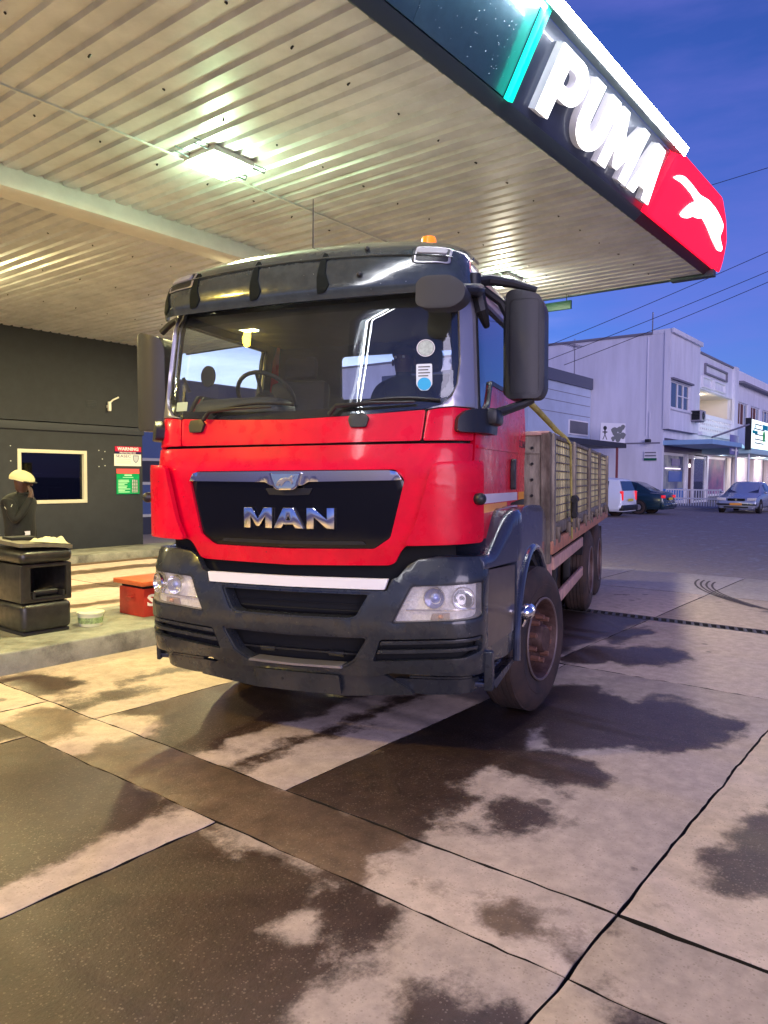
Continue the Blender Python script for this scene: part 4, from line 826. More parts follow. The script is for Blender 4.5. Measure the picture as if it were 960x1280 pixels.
# screw heads
b = NB()
for i in range(3, 84):
    for v, ph in ((3.6, 0), (4.75, 1), (5.9, 0), (8.6, 1), (10.2, 0), (12.0, 1)):
        if (i+ph) % 3 == 0: cyl(b, (u0c+i*per_+.06, v+rnd.uniform(-.03, .03), ZS-.012), (u0c+i*per_+.06, v, ZS+.004), .008, n=6)
sc_ = obj('soffit_screws', b, M['blackpl'], can); sc_['kind'] = 'stuff'
obj('conduit', box(NB(), 1.0, 9.3, 5.60, 5.62, ZS-.016, ZS-.001), M['beam'], can)
# fascia: face leans outward towards its top
FB, FT = Vector((0, 2.90, 4.595)), Vector((0, 2.585, 5.17))
fl = (FT-FB).length; fd = (FT-FB)/fl; fn_ = Vector((0, -fd.z, fd.y))
def fas(u, w, o=0.0): return Vector((u, 0, 0)) + FB + fd*w + fn_*o
U0F = -6.0
obj('fascia_edge', patch([[(U0F, 0), (8.22, 0), (8.22, .09), (U0F, .09)]], lambda s, t, o: Vector((s, VF+.01-t*1.0, ZS-.004+t*.85))+fn_*o, .02, 0, bev=.004), M['fascia_edge'], can)
obj('fascia_edge', patch([[(8.225, 0), (UE+.06, 0), (UE+.10, .09), (8.225, .09)]], lambda s, t, o: Vector((s, VF+.01-t*1.0, ZS-.004+t*.85))+fn_*o, .02, 0, bev=.004), mat('fascia_edge_red', (.09, .02, .035), .4, .3), can)
joints = [U0F, -3.8, -1.6, .6, 2.8, 3.95, 5.12]
for a, c in zip(joints, joints[1:]): obj('fascia_panel', patch([rect(a+.003, c-.003, .0, fl-.02)], fas, .03, 0, bev=.003), M['fascia'], can)
obj('fascia_panel', patch([rect(5.19, 8.215, .0, fl-.02)], fas, .03, 0, off=-.035, bev=.003), mat('fascia_blue_grey', (.07, .09, .14), .35, .2, coat=.4, var=.1, vs=10), can)
obj('green_divider', patch([rect(5.12, 5.185, -.01, fl-.02)], fas, .05, 0, off=.06, bev=.006), M['green_lit'], can)
# raindrops beaded on the fascia
b = NB()
for i in range(240):
    u = rnd.uniform(2.0, 5.05); w = rnd.uniform(.05, fl-.08); p = fas(u, w, .001); bmesh.ops.create_icosphere(b, subdivisions=1, radius=rnd.uniform(.002, .0042), matrix=Matrix.Translation(p))
rd_ = obj('raindrops', b, mat('raindrop', (.25, .4, .5), .15, spec=1.0, coat=1), can); rd_['kind'] = 'stuff'
# top light trough with two LED lines, overhanging the face
obj('light_hood', patch([[(U0F, fl-.02), (8.24, fl-.02), (8.24, fl+.05), (U0F, fl+.05)]], fas, .16, 0, off=.13, bev=.004), M['fascia_edge'], can)
obj('led_line', patch([[(U0F, fl-.028), (5.12, fl-.028), (5.12, fl-.022), (U0F, fl-.022)]], fas, .05, 0, off=.055, bev=0), M['led'], can)
obj('led_line', patch([[(U0F, fl-.03), (8.21, fl-.03), (8.21, fl+.055), (U0F, fl+.055)]], fas, .006, 0, off=.137, bev=0), M['led'], can)
# raised letters P U M A
H_ = .44; w0 = .065
def arcp(cx, cy, rx, ry, a0, a1, n=10): return [(cx+rx*math.cos(a0+(a1-a0)*i/n), cy+ry*math.sin(a0+(a1-a0)*i/n)) for i in range(n+1)]
P_ = [[(0, 0), (.20, 0), (.20, .15)] + arcp(.36, .295, .22, .145, -PI/2, PI/2) + [(0, .44)], [(.20, .24)]+arcp(.32, .295, .07, .055, -PI/2, PI/2, 8)+[(.20, .35)]]
U_ = [[(0, .44), (0, .18)] + arcp(.28, .18, .28, .18, PI, 2*PI, 16) + [(.56, .44), (.36, .44), (.36, .19)] + arcp(.28, .19, .08, .06, 0, -PI, 8) + [(.20, .44)]]
M_ = [[(0, 0), (.17, 0), (.17, .22), (.30, .05), (.40, .05), (.53, .22), (.53, 0), (.70, 0), (.70, .44), (.55, .44), (.35, .20), (.15, .44), (0, .44)]]
A_ = [[(0, 0), (.18, 0), (.21, .08), (.40, .08), (.43, 0), (.62, 0), (.42, .44), (.20, .44)], [(.265, .18), (.345, .18), (.305, .31)]]
for lps, u in ((P_, 5.52), (U_, 6.15), (M_, 6.77), (A_, 7.52)):
    lt_ = obj('sign_letter', patch([[(u+a*.985, w0+c*1.13) for a, c in lp] for lp in lps], fas, .012, 0, off=.05, bev=.002), M['led_soft'], can)
    obj('letter_side', patch([[(u+a*.985, w0+c*1.13) for a, c in lp] for lp in lps], fas, .075, 0, off=.038, bev=.0), mat('letter_side', (.75, .75, .8), .5, emis=(1, .94, .98), es=.06), lt_)
# red end panel with rounded nose and leaping cat emblem
red = [(8.225, 0), (11.2, 0), (11.13, .12), (10.86, .36), (10.45, .54), (9.98, fl+.03), (8.225, fl+.03)]
rp1 = obj('end_panel', patch([rp_(red, .06)], fas, .10, .3, off=.03, bev=.012), M['red_lit'], can)
cat = [(8.40, .440), (8.53, .505), (8.67, .535), (8.90, .535), (9.29, .517), (9.60, .550), (9.93, .542), (10.19, .515), (10.42, .478), (10.50, .427), (10.52, .343), (10.82, .262), (10.84, .225), (10.70, .197), (10.34, .249), (9.91, .328), (9.68, .355), (9.55, .312), (9.39, .296), (9.30, .244), (9.13, .206), (9.02, .213), (9.07, .287), (9.14, .367), (9.27, .431), (9.04, .458), (8.69, .467)]
obj('cat_emblem', patch([rp_(cat, .05, 3)], fas, .006, 0, off=.038, bev=.001), M['led_soft'], rp1)
# end trim and small hanging sign board
obj('end_trim', box(NB(), UE, UE+.05, VF, 14.5, ZS-.02, ZS+.30, .004), M['fascia_edge'], can)
obj('corner_box', box(NB(), UE-.02, UE+.10, VF-.12, 3.45, ZS-.035, ZS+.06, .006), M['fascia_edge'], can)
for u in (7.4, -.6): 
    cl = thing('canopy_column', 'cream steel canopy column rising from the pump island behind the truck' if u > 0 else 'cream steel canopy column on the pump island out to the left', 'column', uv(u, 7.25, .19), YC)
    obj('column_shaft', box(NB(), -.12, .12, -.12, .12, .0, 4.155, .01), M['beam'], cl); obj('base_plate', box(NB(), -.2, .2, -.2, .2, .0, .03, .005), M['fascia_edge'], cl)
hs = thing('hanging_board', 'dark green board hanging below the far canopy edge', 'sign', uv(10.88, 5.2, 4.30), YC)
obj('board', box(NB(), -.02, .02, -.28, .8, 0, .13, .004), mat('board_green', (.02, .10, .06), .5), hs); obj('hanger', cyl(NB(), (0, -.2, .13), (0, -.2, .23), .008), M['fascia_edge'], hs)

# ceiling lights (lit)
M['lamp_lit'] = mat('lamp_diffuser', (1, 1, 1), .5, emis=(.72, 1, .72), es=30)
def clight(u, v, label, e, col, glow=None):
    t = thing('ceiling_light', label, 'light', uv(u, v, ZS), YC, 'square ceiling lights under the canopy')
    b = NB(); box(b, -.23, .23, -.21, .21, -.05, .0, .01); obj('light_housing', b, M['beam'], t)
    obj('diffuser', box(NB(), -.215, .215, -.195, .195, -.085, -.045, .012), M['lamp_lit'], t)
    for y in (-.16, .10):
        for x in (-.40, .25): obj('mounting_bracket', tube(NB(), [(x, y, -.0), (x+.16, y, -.0), (x+.16, y+.02, -.03), (x+.02, y+.02, -.03)], .006, 6), M['fascia_edge'], t)
    ld = bpy.data.lights.new('ceiling_lamp', 'AREA'); ld.energy = e*1.0; ld.color = col; ld.shape = 'RECTANGLE'; ld.size = .36; ld.size_y = .32
    lo = bpy.data.objects.new('ceiling_lamp', ld); COL.objects.link(lo); lo.parent = t; lo.location = (0, 0, -.095)
    ld = bpy.data.lights.new('ceiling_glow', 'POINT'); ld.energy = e*.19; ld.color = glow or col; ld.shadow_soft_size = .10  # extra unseen point, added to put the lamp's halo on the soffit
    lo = bpy.data.objects.new('ceiling_glow', ld); COL.objects.link(lo); lo.parent = t; lo.location = (0, 0, -.26)
YEL = (1.0, .80, .34)
clight(4.42, 5.37, 'square greenish white ceiling light, the large one above the truck cab', 100, (1.0, .84, .34), (.62, 1.0, .52))
clight(9.40, 5.30, 'square ceiling light farther off, showing behind the right mirror', 115, (1.0, .90, .66))
clight(4.42, 11.3, 'square ceiling light near the kiosk, out to the left', 170, YEL)
clight(9.30, 11.0, 'square ceiling light near the kiosk, hidden behind the cab', 170, YEL)
clight(-.6, 5.37, 'square ceiling light above the camera side, out to the left', 135, (1.0, .66, .05))
clight(-.6, 11.3, 'square ceiling light at the far left corner of the canopy', 120, YEL)

# ================================================================ pump island and things on it
isl = obj('pump_island', box(NB(), -3.0, 8.1, 6.36, 7.72, -.03, .19, .018, 3), M['island']); isl.rotation_euler = (0, 0, YC); tag(isl, 'low concrete pump island with the bin and red box on it', 'kerb island')
kb = obj('kiosk_pavement', box(NB(), -6, 10.9, 13.35, 14.56, -.03, .15, .015), M['island']); kb.rotation_euler = (0, 0, YC); tag(kb, kind='structure')
g_ = obj('gutter_kerb', box(NB(), -6, 10.9, 13.05, 13.13, -.02, .03, .01), mat('gutter', (.12, .08, .05), .9)); g_.rotation_euler = (0, 0, YC); tag(g_, kind='structure')

binm = mat('bin_plastic', (.030, .028, .024), .42, var=.5, vs=9, bump=.08, bs=200, coat=.2, rvar=.1)
bn = thing('service_bin', 'dark plastic windscreen service bin with an open hatch on the pump island', 'bin', uv(3.31, 6.83, .19), YC)
BW, BD = .49, .74
obj('bin_body', box(NB(), 0, BW, 0, BD, .03, .30, .055, 4), binm, bn)
obj('bin_front', patch([rp_(rect(.0, BW, .31, .665), .015), rp_(rect(.09, .44, .34, .635), .02)], xz(.015), .03, 0, bev=.008), binm, bn)
b = NB(); box(b, 0, .03, .045, BD-.02, .31, .665, .01); box(b, BW-.03, BW, .045, BD-.02, .31, .665, .01); box(b, .03, BW-.03, BD-.05, BD-.02, .31, .665); obj('bin_side', b, binm, bn)
obj('bin_top', box(NB(), -.012, BW+.012, -.012, BD+.01, .672, .80, .055, 4), binm, bn)
def lidf(s_, t, o): return Vector((s_, t, .80+.085*math.sin(min(1, max(0, (s_+.02)/(BW*.8)))*PI*.5+1.0)*1.0-.03+o*.9+.02*math.cos(4*t)))
obj('bin_lid', patch([rp_(rect(-.012, BW+.012, -.012, BD+.01), .03)], lambda s_, t, o: Vector((s_, t, .80+.065*(1-((s_)/BW)**2)*(.6+.5*t)+o)), .035, .06, off=.03, bev=.012), mat('bin_lid', (.16, .145, .105), .5, var=.3, vs=14), bn)
b = NB(); box(b, .12, .41, .01, .25, .335, .345); box(b, .11, .13, .01, .25, .335, .40); box(b, .40, .42, .01, .25, .335, .40); cyl(b, (.15, .10, .385), (.38, .10, .385), .03); obj('bucket_tray', b, M['blackpl'], bn)
obj('bin_base', box(NB(), .02, BW-.02, .02, BD-.02, 0, .035, .01), M['blackpl'], bn)
obj('squeegee_slot', box(NB(), .06, .30, .30, .50, .87, .905, .004), M['dark'], bn)
# crumpled cloth lying on the bin lid
b = NB(); bmesh.ops.create_grid(b, x_segments=26, y_segments=18, size=1)
for v in b.verts:
    x, y = v.co.x, v.co.y; h = .035+.06*mn.noise(Vector((x*1.8, y*1.8, 3)))+.03*mn.noise(Vector((x*4.4, y*4, 8))); rr = math.hypot(x, y); rim_ = max(0, 1-rr**3)
    v.co = Vector((x*.19*(1+.2*mn.noise(Vector((y*2, 0, 1)))), y*.15*(1+.25*mn.noise(Vector((x*2, 5, 1)))), max(0, h)*min(1, rim_*1.6)+.004))
cl_ = obj('cleaning_cloth', b, mat('cloth_cream', (.66, .62, .40), .9, bump=.2, bs=300), ang=1.5); cl_.location = uv(3.66, 7.0, .19+.845); cl_.rotation_euler = (0, .12, YC+.3)
tag(cl_, 'crumpled pale cloth lying on the lid of the dark bin', 'cloth')
sm = cl_.modifiers.new('s', 'SUBSURF'); sm.levels = sm.render_levels = 1
# white tub
tb_ = thing('plastic_tub', 'small white plastic tub with a lid standing between bin and red box', 'tub', uv(4.03, 6.90, .19), YC)
wt = mat('tub_white', (.72, .74, .50), .45)
obj('tub_body', lathe(NB(), [(0, 0), (.105, 0), (.11, .01), (.122, .115), (.0, .115)], 32), wt, tb_)
obj('tub_lid', lathe(NB(), [(0, .118), (.128, .118), (.131, .122), (.131, .138), (.12, .142), (.0, .139)], 32), wt, tb_)
obj('tub_label', lathe(NB(), [(.1145, .03), (.1225, .09)], 32), mat('tub_label', (.45, .62, .25), .5, var=.6, vs=40), tb_)
# red sand box
rm_ = mat('sand_box_red', (.50, .035, .02), .45, var=.25, vs=6, bump=.05)
sb = thing('sand_box', 'red steel sand box with white lettering on the pump island beside the truck', 'box', uv(4.60, 6.84, .19), YC)
b = ebox(0, .86, 0, .45, 0, .30, .008)
obj('box_body', b, rm_, sb); obj('box_lid', box(NB(), -.045, .90, -.05, .50, .335, .385, .008), mat('lid_orange_red', (.62, .13, .04), .4, var=.2, vs=6), sb)
obj('lid_gap', box(NB(), .02, .84, .02, .43, .30, .335), M['dark'], sb)
b = NB(); tube(b, [(-.005, .17, .20), (-.03, .18, .20), (-.03, .27, .20), (-.005, .28, .20)], .01, 6); box(b, -.006, 0, .15, .30, .15, .24, .002); obj('box_handle', b, rm_, sb)
t = text('SAND', .62, .13, .355, .175, -.002, mat('lettering_white', (.85, .8, .75), .5), sb, 'lettering', .003, 'xz', .035)

# ================================================================ kiosk
M['kiosk'] = mat('kiosk_render', (.028, .031, .038), .8, var=.18, vs=5, bump=.15, bs=60)
M['kiosk_hi'] = mat('kiosk_band', (.036, .040, .048), .7)
M['cream_frame'] = mat('cream_frame', (.62, .58, .44), .4)
M['night_glass'] = mat('night_glass', (.004, .006, .014), .06, coat=1)
M['kiosk_glass'] = glass('kiosk_glass', (.35, .38, .45), .05)
ks = thing('kiosk', 'dark grey rendered station kiosk with one wide window, left of the truck', 'building', uv(4, 14.54, .15), YC)
X0 = -4
wl_ = [rect(-11, 5.78, 0, 2.42), rect(3.04-.0, 4.40, 1.00, 2.0)]
obj('wall', patch([wl_[0], wl_[1]], lambda s, t, o: Vector((s, -o, t)), .25, 0, bev=.006), M['kiosk'], ks)
obj('upper_wall', box(NB(), -11, 5.78, 0, .25, 2.60, 4.40), M['kiosk'], ks)
obj('wall_band', box(NB(), -11, 5.80, -.05, .25, 2.42, 2.58, .02), M['kiosk_hi'], ks)
obj('return_wall', box(NB(), 5.53, 5.775, .26, 5.0, 0, 4.36), M['kiosk'], ks)
w_ = obj('window', patch([rect(3.0, 4.44, .96, 2.04), rect(3.07, 4.37, 1.03, 1.97)], lambda s, t, o: Vector((s, -o, t)), .10, 0, off=.02, bev=.006), M['cream_frame'], ks)
obj('window_pane', patch([rect(3.05, 4.39, 1.01, 1.99)], lambda s, t, o: Vector((s, .06-o, t)), .01, 0, bev=0), M['kiosk_glass'], w_)
obj('interior_back', box(NB(), 2.4, 5.4, 1.6, 1.65, 0, 2.4), mat('interior_navy', (.02, .02, .035), .8), ks)
for x, z in ((3.2, 1.3), (3.75, 1.55), (4.2, 1.25)): obj('interior_shelf', box(box(NB(), x, x+.35, 1.2, 1.5, z, z+.03), x, x+.03, 1.2, 1.5, .9, z), mat('shelf_grey', (.12, .12, .16), .6), ks)
obj('roof_slab', box(NB(), -11, 5.76, .26, 5, 4.2, 4.36), M['kiosk'], ks)
v_ = obj('vent_grille', box(NB(), 4.44, 4.68, -.012, 0, 2.95, 3.10, .003), M['kiosk_hi'], ks)
for i in range(4): obj('vent_slat', box(NB(), 4.455, 4.665, -.022, -.008, 2.965+i*.034, 2.98+i*.034), M['kiosk'], v_)
b = NB()
fw = mat('filler_white', (.5, .5, .45), .7)
for x, z in ((2.87, 2.09), (2.87, 1.8), (4.72, 2.06), (4.86, 2.04), (4.80, 1.88), (4.72, 1.72), (4.86, 1.74)): obj('filled_bolt_hole', cyl(NB(), (x, -.004, z), (x, .002, z), .012, n=10), fw, ks)
cm = thing('security_camera', 'small white bracket camera high on the kiosk wall above the signs', 'camera', uv(8.93, 14.52, 3.15), YC)
b = NB(); box(b, -.03, .03, -.09, -.03, -.10, .10, .01); tube(b, [(0, -.03, .05), (.06, -.10, .14), (.16, -.16, .20)], .018, 8); box(b, -.02, .02, -.04, .02, -.03, .03); obj('camera_body', b, mat('camera_white', (.8, .78, .68), .4), cm)
# warning board and price board
sg1 = thing('warning_sign', 'red, navy and white security warning board with a shield on the kiosk wall', 'sign', uv(9.40, 14.53, 2.10), YC)
obj('board', box(NB(), -.33, .33, -.012, 0, -.21, .05), mat('board_white', (.8, .78, .72), .4), sg1)
obj('red_band', box(NB(), -.31, .33, -.014, 0, .105, .215), mat('band_crimson', (.55, .01, .05), .4), sg1)
obj('navy_band', box(NB(), -.31, .33, -.0135, 0, .052, .104), mat('band_navy', (.02, .01, .06), .4), sg1)
wl2 = mat('print_white', (.85, .8, .8), .5); dk2 = mat('print_navy', (.05, .05, .16), .5)
text('WARNING', .52, .075, 0, .162, -.016, wl2, sg1, 'lettering', .002, 'xz', .03)
text('PROTECTED BY', .40, .032, 0, .078, -.016, wl2, sg1, 'lettering', .002, 'xz', .02)
text('SEASEC', .36, .06, -.11, .005, -.014, dk2, sg1, 'lettering', .002)
b = NB()
for i in range(3): patch([rect(-.28, .07, -.07-i*.04, -.055-i*.04)], xz(-.0135), 0, 0, bm=b)
obj('fine_print', b, mat('print_grey', (.55, .55, .5), .5), sg1)
sh = [(.12, .03), (.27, .03), (.27, -.05), (.25, -.10), (.195, -.15), (.14, -.10), (.12, -.05)]
e_ = obj('shield_emblem', patch([sh], xz(-.0135), 0, 0), mat('shield_grey', (.22, .25, .32), .5), sg1)
obj('shield_field', patch([[(.195+(a-.195)*.72, -.05+(c+.05)*.72) for a, c in sh]], xz(-.016), 0, 0), mat('shield_pale', (.5, .52, .56), .5), e_)
sg2 = thing('price_board', 'green price board with a red header below the warning sign', 'sign', uv(9.40, 14.53, 1.56), YC)
obj('board', box(NB(), -.28, .28, -.012, 0, -.28, .16), mat('board_green2', (.0, .33, .10), .4), sg2)
obj('red_header', box(NB(), -.28, .28, -.013, 0, .165, .27), mat('header_red', (.8, .10, .09), .4), sg2)
gp_ = mat('print_palegreen', (.45, .85, .5), .5)
text('PRICES', .22, .035, 0, .13, -.0145, gp_, sg2, 'lettering', .002) if False else None
b = NB()
patch([rect(-.09, .09, .115, .145)], xz(-.0135), 0, 0, bm=b); patch([rect(-.13, .13, .075, .09)], xz(-.0135), 0, 0, bm=b)
for i in range(9):
    z = .03-i*.032; patch([rect(-.24, -.24+rnd.uniform(.14, .30), z-.018, z)], xz(-.0135), 0, 0, bm=b)
obj('print_lines', b, gp_, sg2)
b = NB(); b2 = NB()
for i in range(9):
    z = .03-i*.032; patch([rect(.09, .25, z-.022, z)], xz(-.0135), 0, 0, bm=b)
    for k_ in range(3): patch([rect(.10+k_*.05, .13+k_*.05, z-.018, z-.003)], xz(-.0145), 0, 0, bm=b2)
obj('digit_window', b, M['gloss'], sg2); obj('digits', b2, wl2, sg2)

# ================================================================ street behind
M['wall_w'] = mat('white_wall', (.76, .75, .85), .8, var=.14, vs=1.0, bump=.1, bs=30, stretch=(1.4, 1.4, .22))
M['wall_w2'] = mat('white_wall_smooth', (.78, .77, .86), .8, var=.15, vs=1.3, stretch=(1.6, 1.6, .25))
M['cream_w'] = mat('cream_wall', (.74, .68, .58), .8)
M['coping'] = mat('coping', (.20, .19, .24), .8)
M['paleblue'] = mat('pale_blue_wall', (.48, .55, .70), .8, var=.12, vs=1.0)
M['trim_w'] = mat('trim_white', (.78, .76, .8), .5)
M['skyblue'] = mat('sky_blue_paint', (.30, .50, .72), .5, var=.1, vs=2)
M['shopglass'] = glass('shop_glass', (.5, .5, .55), .12)
bA = thing('shop_building', 'white two storey corner shop building with a blue awning and an upstairs balcony', 'building', uv(40.5, 13.0, .2), YC)
def P_(name, bm, m, parent=None): return obj(name, bm, m, parent or bA)
P_('side_wall', box(NB(), 0, .3, 0, 24, 0, 9.2), M['wall_w'])
P_('side_coping', box(NB(), -.06, .36, .66, 24, 9.2, 9.33), M['coping'])
P_('corner_parapet', box(NB(), -.02, .3, -.33, .64, 9.2, 9.42), M['wall_w2'])
b = NB(); box(b, -.035, 0, .86, .90, 3.8, 9.1); P_('downpipe', b, M['wall_w2'])
# upper facade with balcony opening
fcd = [rect(.3, 15.0, 3.7, 9.0), rect(6.7, 14.4, 4.35, 6.95)]
P_('upper_facade', patch(fcd, xz(0), .3, 0, bev=.01), M['wall_w2'])
P_('facade_coping', box(NB(), 5.3, 15.05, -.08, .3, 9.0, 9.12), M['coping'])
P_('balcony_floor', box(NB(), 6.4, 14.8, -.25, 2.4, 4.15, 4.35), M['wall_w2']); P_('balcony_back', box(NB(), 6.5, 14.6, 2.2, 2.4, 4.35, 7.1), mat('balcony_cream', (.45, .40, .32), .8))
P_('balcony_end', box(NB(), 14.4, 14.6, .3, 2.2, 4.35, 7.1), M['cream_w']); P_('balcony_end', box(NB(), 6.5, 6.7, .3, 2.2, 4.35, 7.1), M['cream_w']); P_('balcony_ceiling', box(NB(), 6.5, 14.6, .3, 2.2, 6.95, 7.1), M['cream_w'])
w_ = P_('balcony_window', patch([rect(8.4, 10.6, 4.6, 6.4), rect(8.5, 9.4, 5.6, 6.3), rect(9.6, 10.5, 5.6, 6.3), rect(8.5, 9.4, 4.7, 5.5), rect(9.6, 10.5, 4.7, 5.5)], xz(2.16), .05, 0, bev=.01), M['trim_w'])
P_('pane', box(NB(), 8.4, 10.6, 2.17, 2.19, 4.6, 6.4), M['night_glass'], w_)
# patterned balustrade
rl = P_('balustrade', patch([rect(6.7, 14.4, 4.35, 5.5)] + [[(7.0+i*.42+.13*sx, 4.58+j*.30+.10*sz) for sx, sz in ((-1, 0), (0, -1), (1, 0), (0, 1))] for i in range(18) for j in range(3)], xz(-.02), .08, 0, bev=0), M['trim_w'])
# parapet relief frames
for (a, c, z0_, z1_) in ((7.4, 12.6, 7.9, 8.55), (6.9, 9.1, 7.05, 7.75), (9.5, 12.2, 7.1, 7.75)):
    P_('relief_frame', patch([rect(a, c, z0_, z1_), rect(a+.12, c-.12, z0_+.1, z1_-.1)], xz(-.0), .12, 0, off=.12, bev=.01), M['coping'] if z0_ > 7.8 else M['trim_w'])
P_('pilaster', box(NB(), 14.3, 15.3, -.18, .0, 3.9, 9.15), M['wall_w2'])
# projecting bay
P_('bay', patch([rect(-.05, 5.3, 4.15, 9.35), rect(.12, 3.5, 5.28, 6.72)], xz(-.35), .35, 0, bev=.01), M['wall_w2'])
P_('bay_hood', box(NB(), -.08, 5.35, -.50, -.35, 9.18, 9.42, .01), M['wall_w2'])
P_('bay_soffit', box(NB(), -.02, 5.28, -.34, -.01, 4.12, 4.16), M['coping'])
w_ = P_('bay_window', patch([rect(.14, 3.48, 5.30, 6.70), rect(.22, 1.35, 5.36, 6.64), rect(1.5, 2.35, 5.36, 6.0), rect(1.5, 2.35, 6.06, 6.64), rect(2.5, 3.38, 5.36, 6.0), rect(2.5, 3.38, 6.06, 6.64)], xz(-.30), .06, 0, bev=.008), M['trim_w'])
P_('pane', box(NB(), .14, 3.48, -.26, -.24, 5.3, 6.7), M['night_glass'], w_); P_('sill', box(NB(), .0, 3.6, -.46, -.35, 5.18, 5.28, .01), M['trim_w'], w_)
P_('window_hood', box(NB(), -.0, 3.7, -.52, -.35, 6.76, 6.86, .01), M['coping'], w_)
# ground floor shopfront
P_('shop_fascia', box(NB(), .3, 15.0, .08, .3, 2.95, 3.75), mat('shop_fascia', (.10, .07, .14), .6))
P_('shop_floor', box(NB(), .3, 15, .0, 5, -.15, .02), M['island'])
P_('shop_back', box(NB(), .3, 15, 2.6, 2.8, 0, 3.7), mat('shop_inside', (.16, .09, .14), .9))
for (a, c, nm) in ((.25, .45, 0), (4.75, 5.1, 0), (6.0, 6.25, 0), (9.1, 9.4, 0), (13.9, 14.9, 0)):
    P_('shop_pier', box(NB(), a, c, .1, .35, 0, 2.95, .01), M['trim_w'] if a < 10 else M['cream_w'])
f_ = P_('shop_window', patch([rect(.45, 4.75, .1, 2.95), rect(.6, 4.6, .3, 2.8)], xz(.16), .06, 0, bev=0), M['trim_w'])
mural = mat('window_mural', (.40, .42, .38), .5, var=.0, vs=1.1, col2=(.10, .12, .22)); P_('mural', box(NB(), .6, 4.6, .24, .26, .9, 2.8), mural, f_)
P_('mural_panel', box(NB(), 1.9, 4.3, .215, .235, 1.35, 1.95), mat('mural_blue', (.06, .14, .45), .5), f_); P_('mural_panel', box(NB(), .65, 4.55, .215, .235, .3, .95), mat('mural_blue2', (.02, .16, .55), .5), f_)
P_('mural_stripe', box(NB(), 1.2, 4.0, .21, .214, 2.05, 2.12), mat('mural_glow', (.9, .85, .9), .5, emis=(1, .8, 1), es=.6), f_)
P_('mural_panel', box(NB(), 2.4, 3.9, .215, .235, 2.25, 2.65), mat('mural_violet', (.14, .10, .34), .5), f_)
d_ = P_('shop_door', box(NB(), 5.1, 6.0, .2, .26, .05, 2.7), mat('door_maroon', (.09, .02, .03), .5)); P_('door_light', box(NB(), 5.5, 5.75, .17, .2, 2.2, 2.4), mat('porch_glow', (1, 1, 1), .5, emis=(1, .8, .8), es=2.2), d_)
d_ = P_('shop_door', patch([rect(6.25, 9.1, .05, 2.9), rect(6.4, 8.9, .2, 2.75)], xz(.2), .05, 0, bev=0), M['trim_w']); P_('pane', box(NB(), 6.4, 8.95, .22, .23, .2, 2.8), M['shopglass'], d_)
f_ = P_('shop_window', patch([rect(9.4, 13.9, .4, 2.95), rect(9.55, 13.75, .55, 2.8)], xz(.2), .06, 0, bev=0), M['trim_w']); P_('poster', box(NB(), 9.55, 13.75, .26, .28, .55, 2.8), mat('poster_pink', (.34, .12, .26), .6, vs=.9, col2=(.10, .07, .20)), f_)
P_('upper_edge_fill', box(NB(), .3, 15, .3, 12, 8.6, 8.9), M['coping'])
# awning
P_('awning', patch([[(-.1, -2.55), (5.1, -2.75), (15.0, -.9), (15.0, 0), (.1, .12)]], xy(3.55), .24, 0, bev=.02), M['skyblue'])
P_('awning_post', cyl(NB(), (5.0, -2.5, 0), (5.0, -2.5, 3.4), .04), M['trim_w'])
P_('roof_vent', cyl(NB(), (13.6, .6, 9.0), (13.6, .6, 9.4), .16), M['coping'])
P_('flag_pole', cyl(NB(), (.1, .7, 9.2), (.1, .7, 10.4), .03), M['coping'])
tag(bA)
ac = thing('air_conditioner', 'grey air conditioner hung on the upstairs bay beside the balcony', 'air conditioner', uv(40.5+4.2, 12.65, .2+4.75), YC)
obj('casing', box(NB(), -.5, .5, -.55, 0, .05, .65, .02), mat('ac_grey', (.34, .32, .36), .5), ac); obj('side_vent', box(NB(), -.515, -.5, -.5, -.06, .1, .6), M['gloss'], ac)
obj('fan_grille', lathe(NB(), [(0, 0), (.22, 0), (.22, .02), (.2, .02)], 24, Matrix.Translation((0, -.55, .35)) @ Matrix.Rotation(PI/2, 4, 'X')), M['blackpl'], ac); obj('bracket', box(box(NB(), -.4, -.35, -.5, 0, -.0, .05), .35, .4, -.5, 0, 0, .05), M['coping'], ac)
fl_ = thing('wall_floodlight', 'small black floodlight on the white side wall above the little sign', 'light', uv(40.45, 13.68, 3.70), YC)
obj('lamp_head', box(NB(), -.28, -.05, -.13, .16, -.12, .12, .04), M['blackpl'], fl_); obj('conduit', cyl(NB(), (-.03, 0, .1), (-.03, 0, 1.6), .02), M['wall_w2'], fl_)
ws_ = thing('wall_sign', 'small green and white board of print on the white side wall', 'sign', uv(40.46, 13.6, 2.92), YC)
obj('board', box(NB(), -.03, 0, -.34, .34, -.25, .25), M['trim_w'], ws_)
b = NB()
for z0_, z1_, c in ((.15, .22, 0), (-.02, .06, 0), (-.24, -.11, 1)):
    if c: obj('green_band', box(NB(), -.036, -.03, -.34, .34, z0_, z1_), mat('band_green', (.0, .12, .06), .6), ws_)
    else: box(b, -.035, -.03, -.30, .30, z0_, z1_)
obj('print_lines', b, M['coping'], ws_)

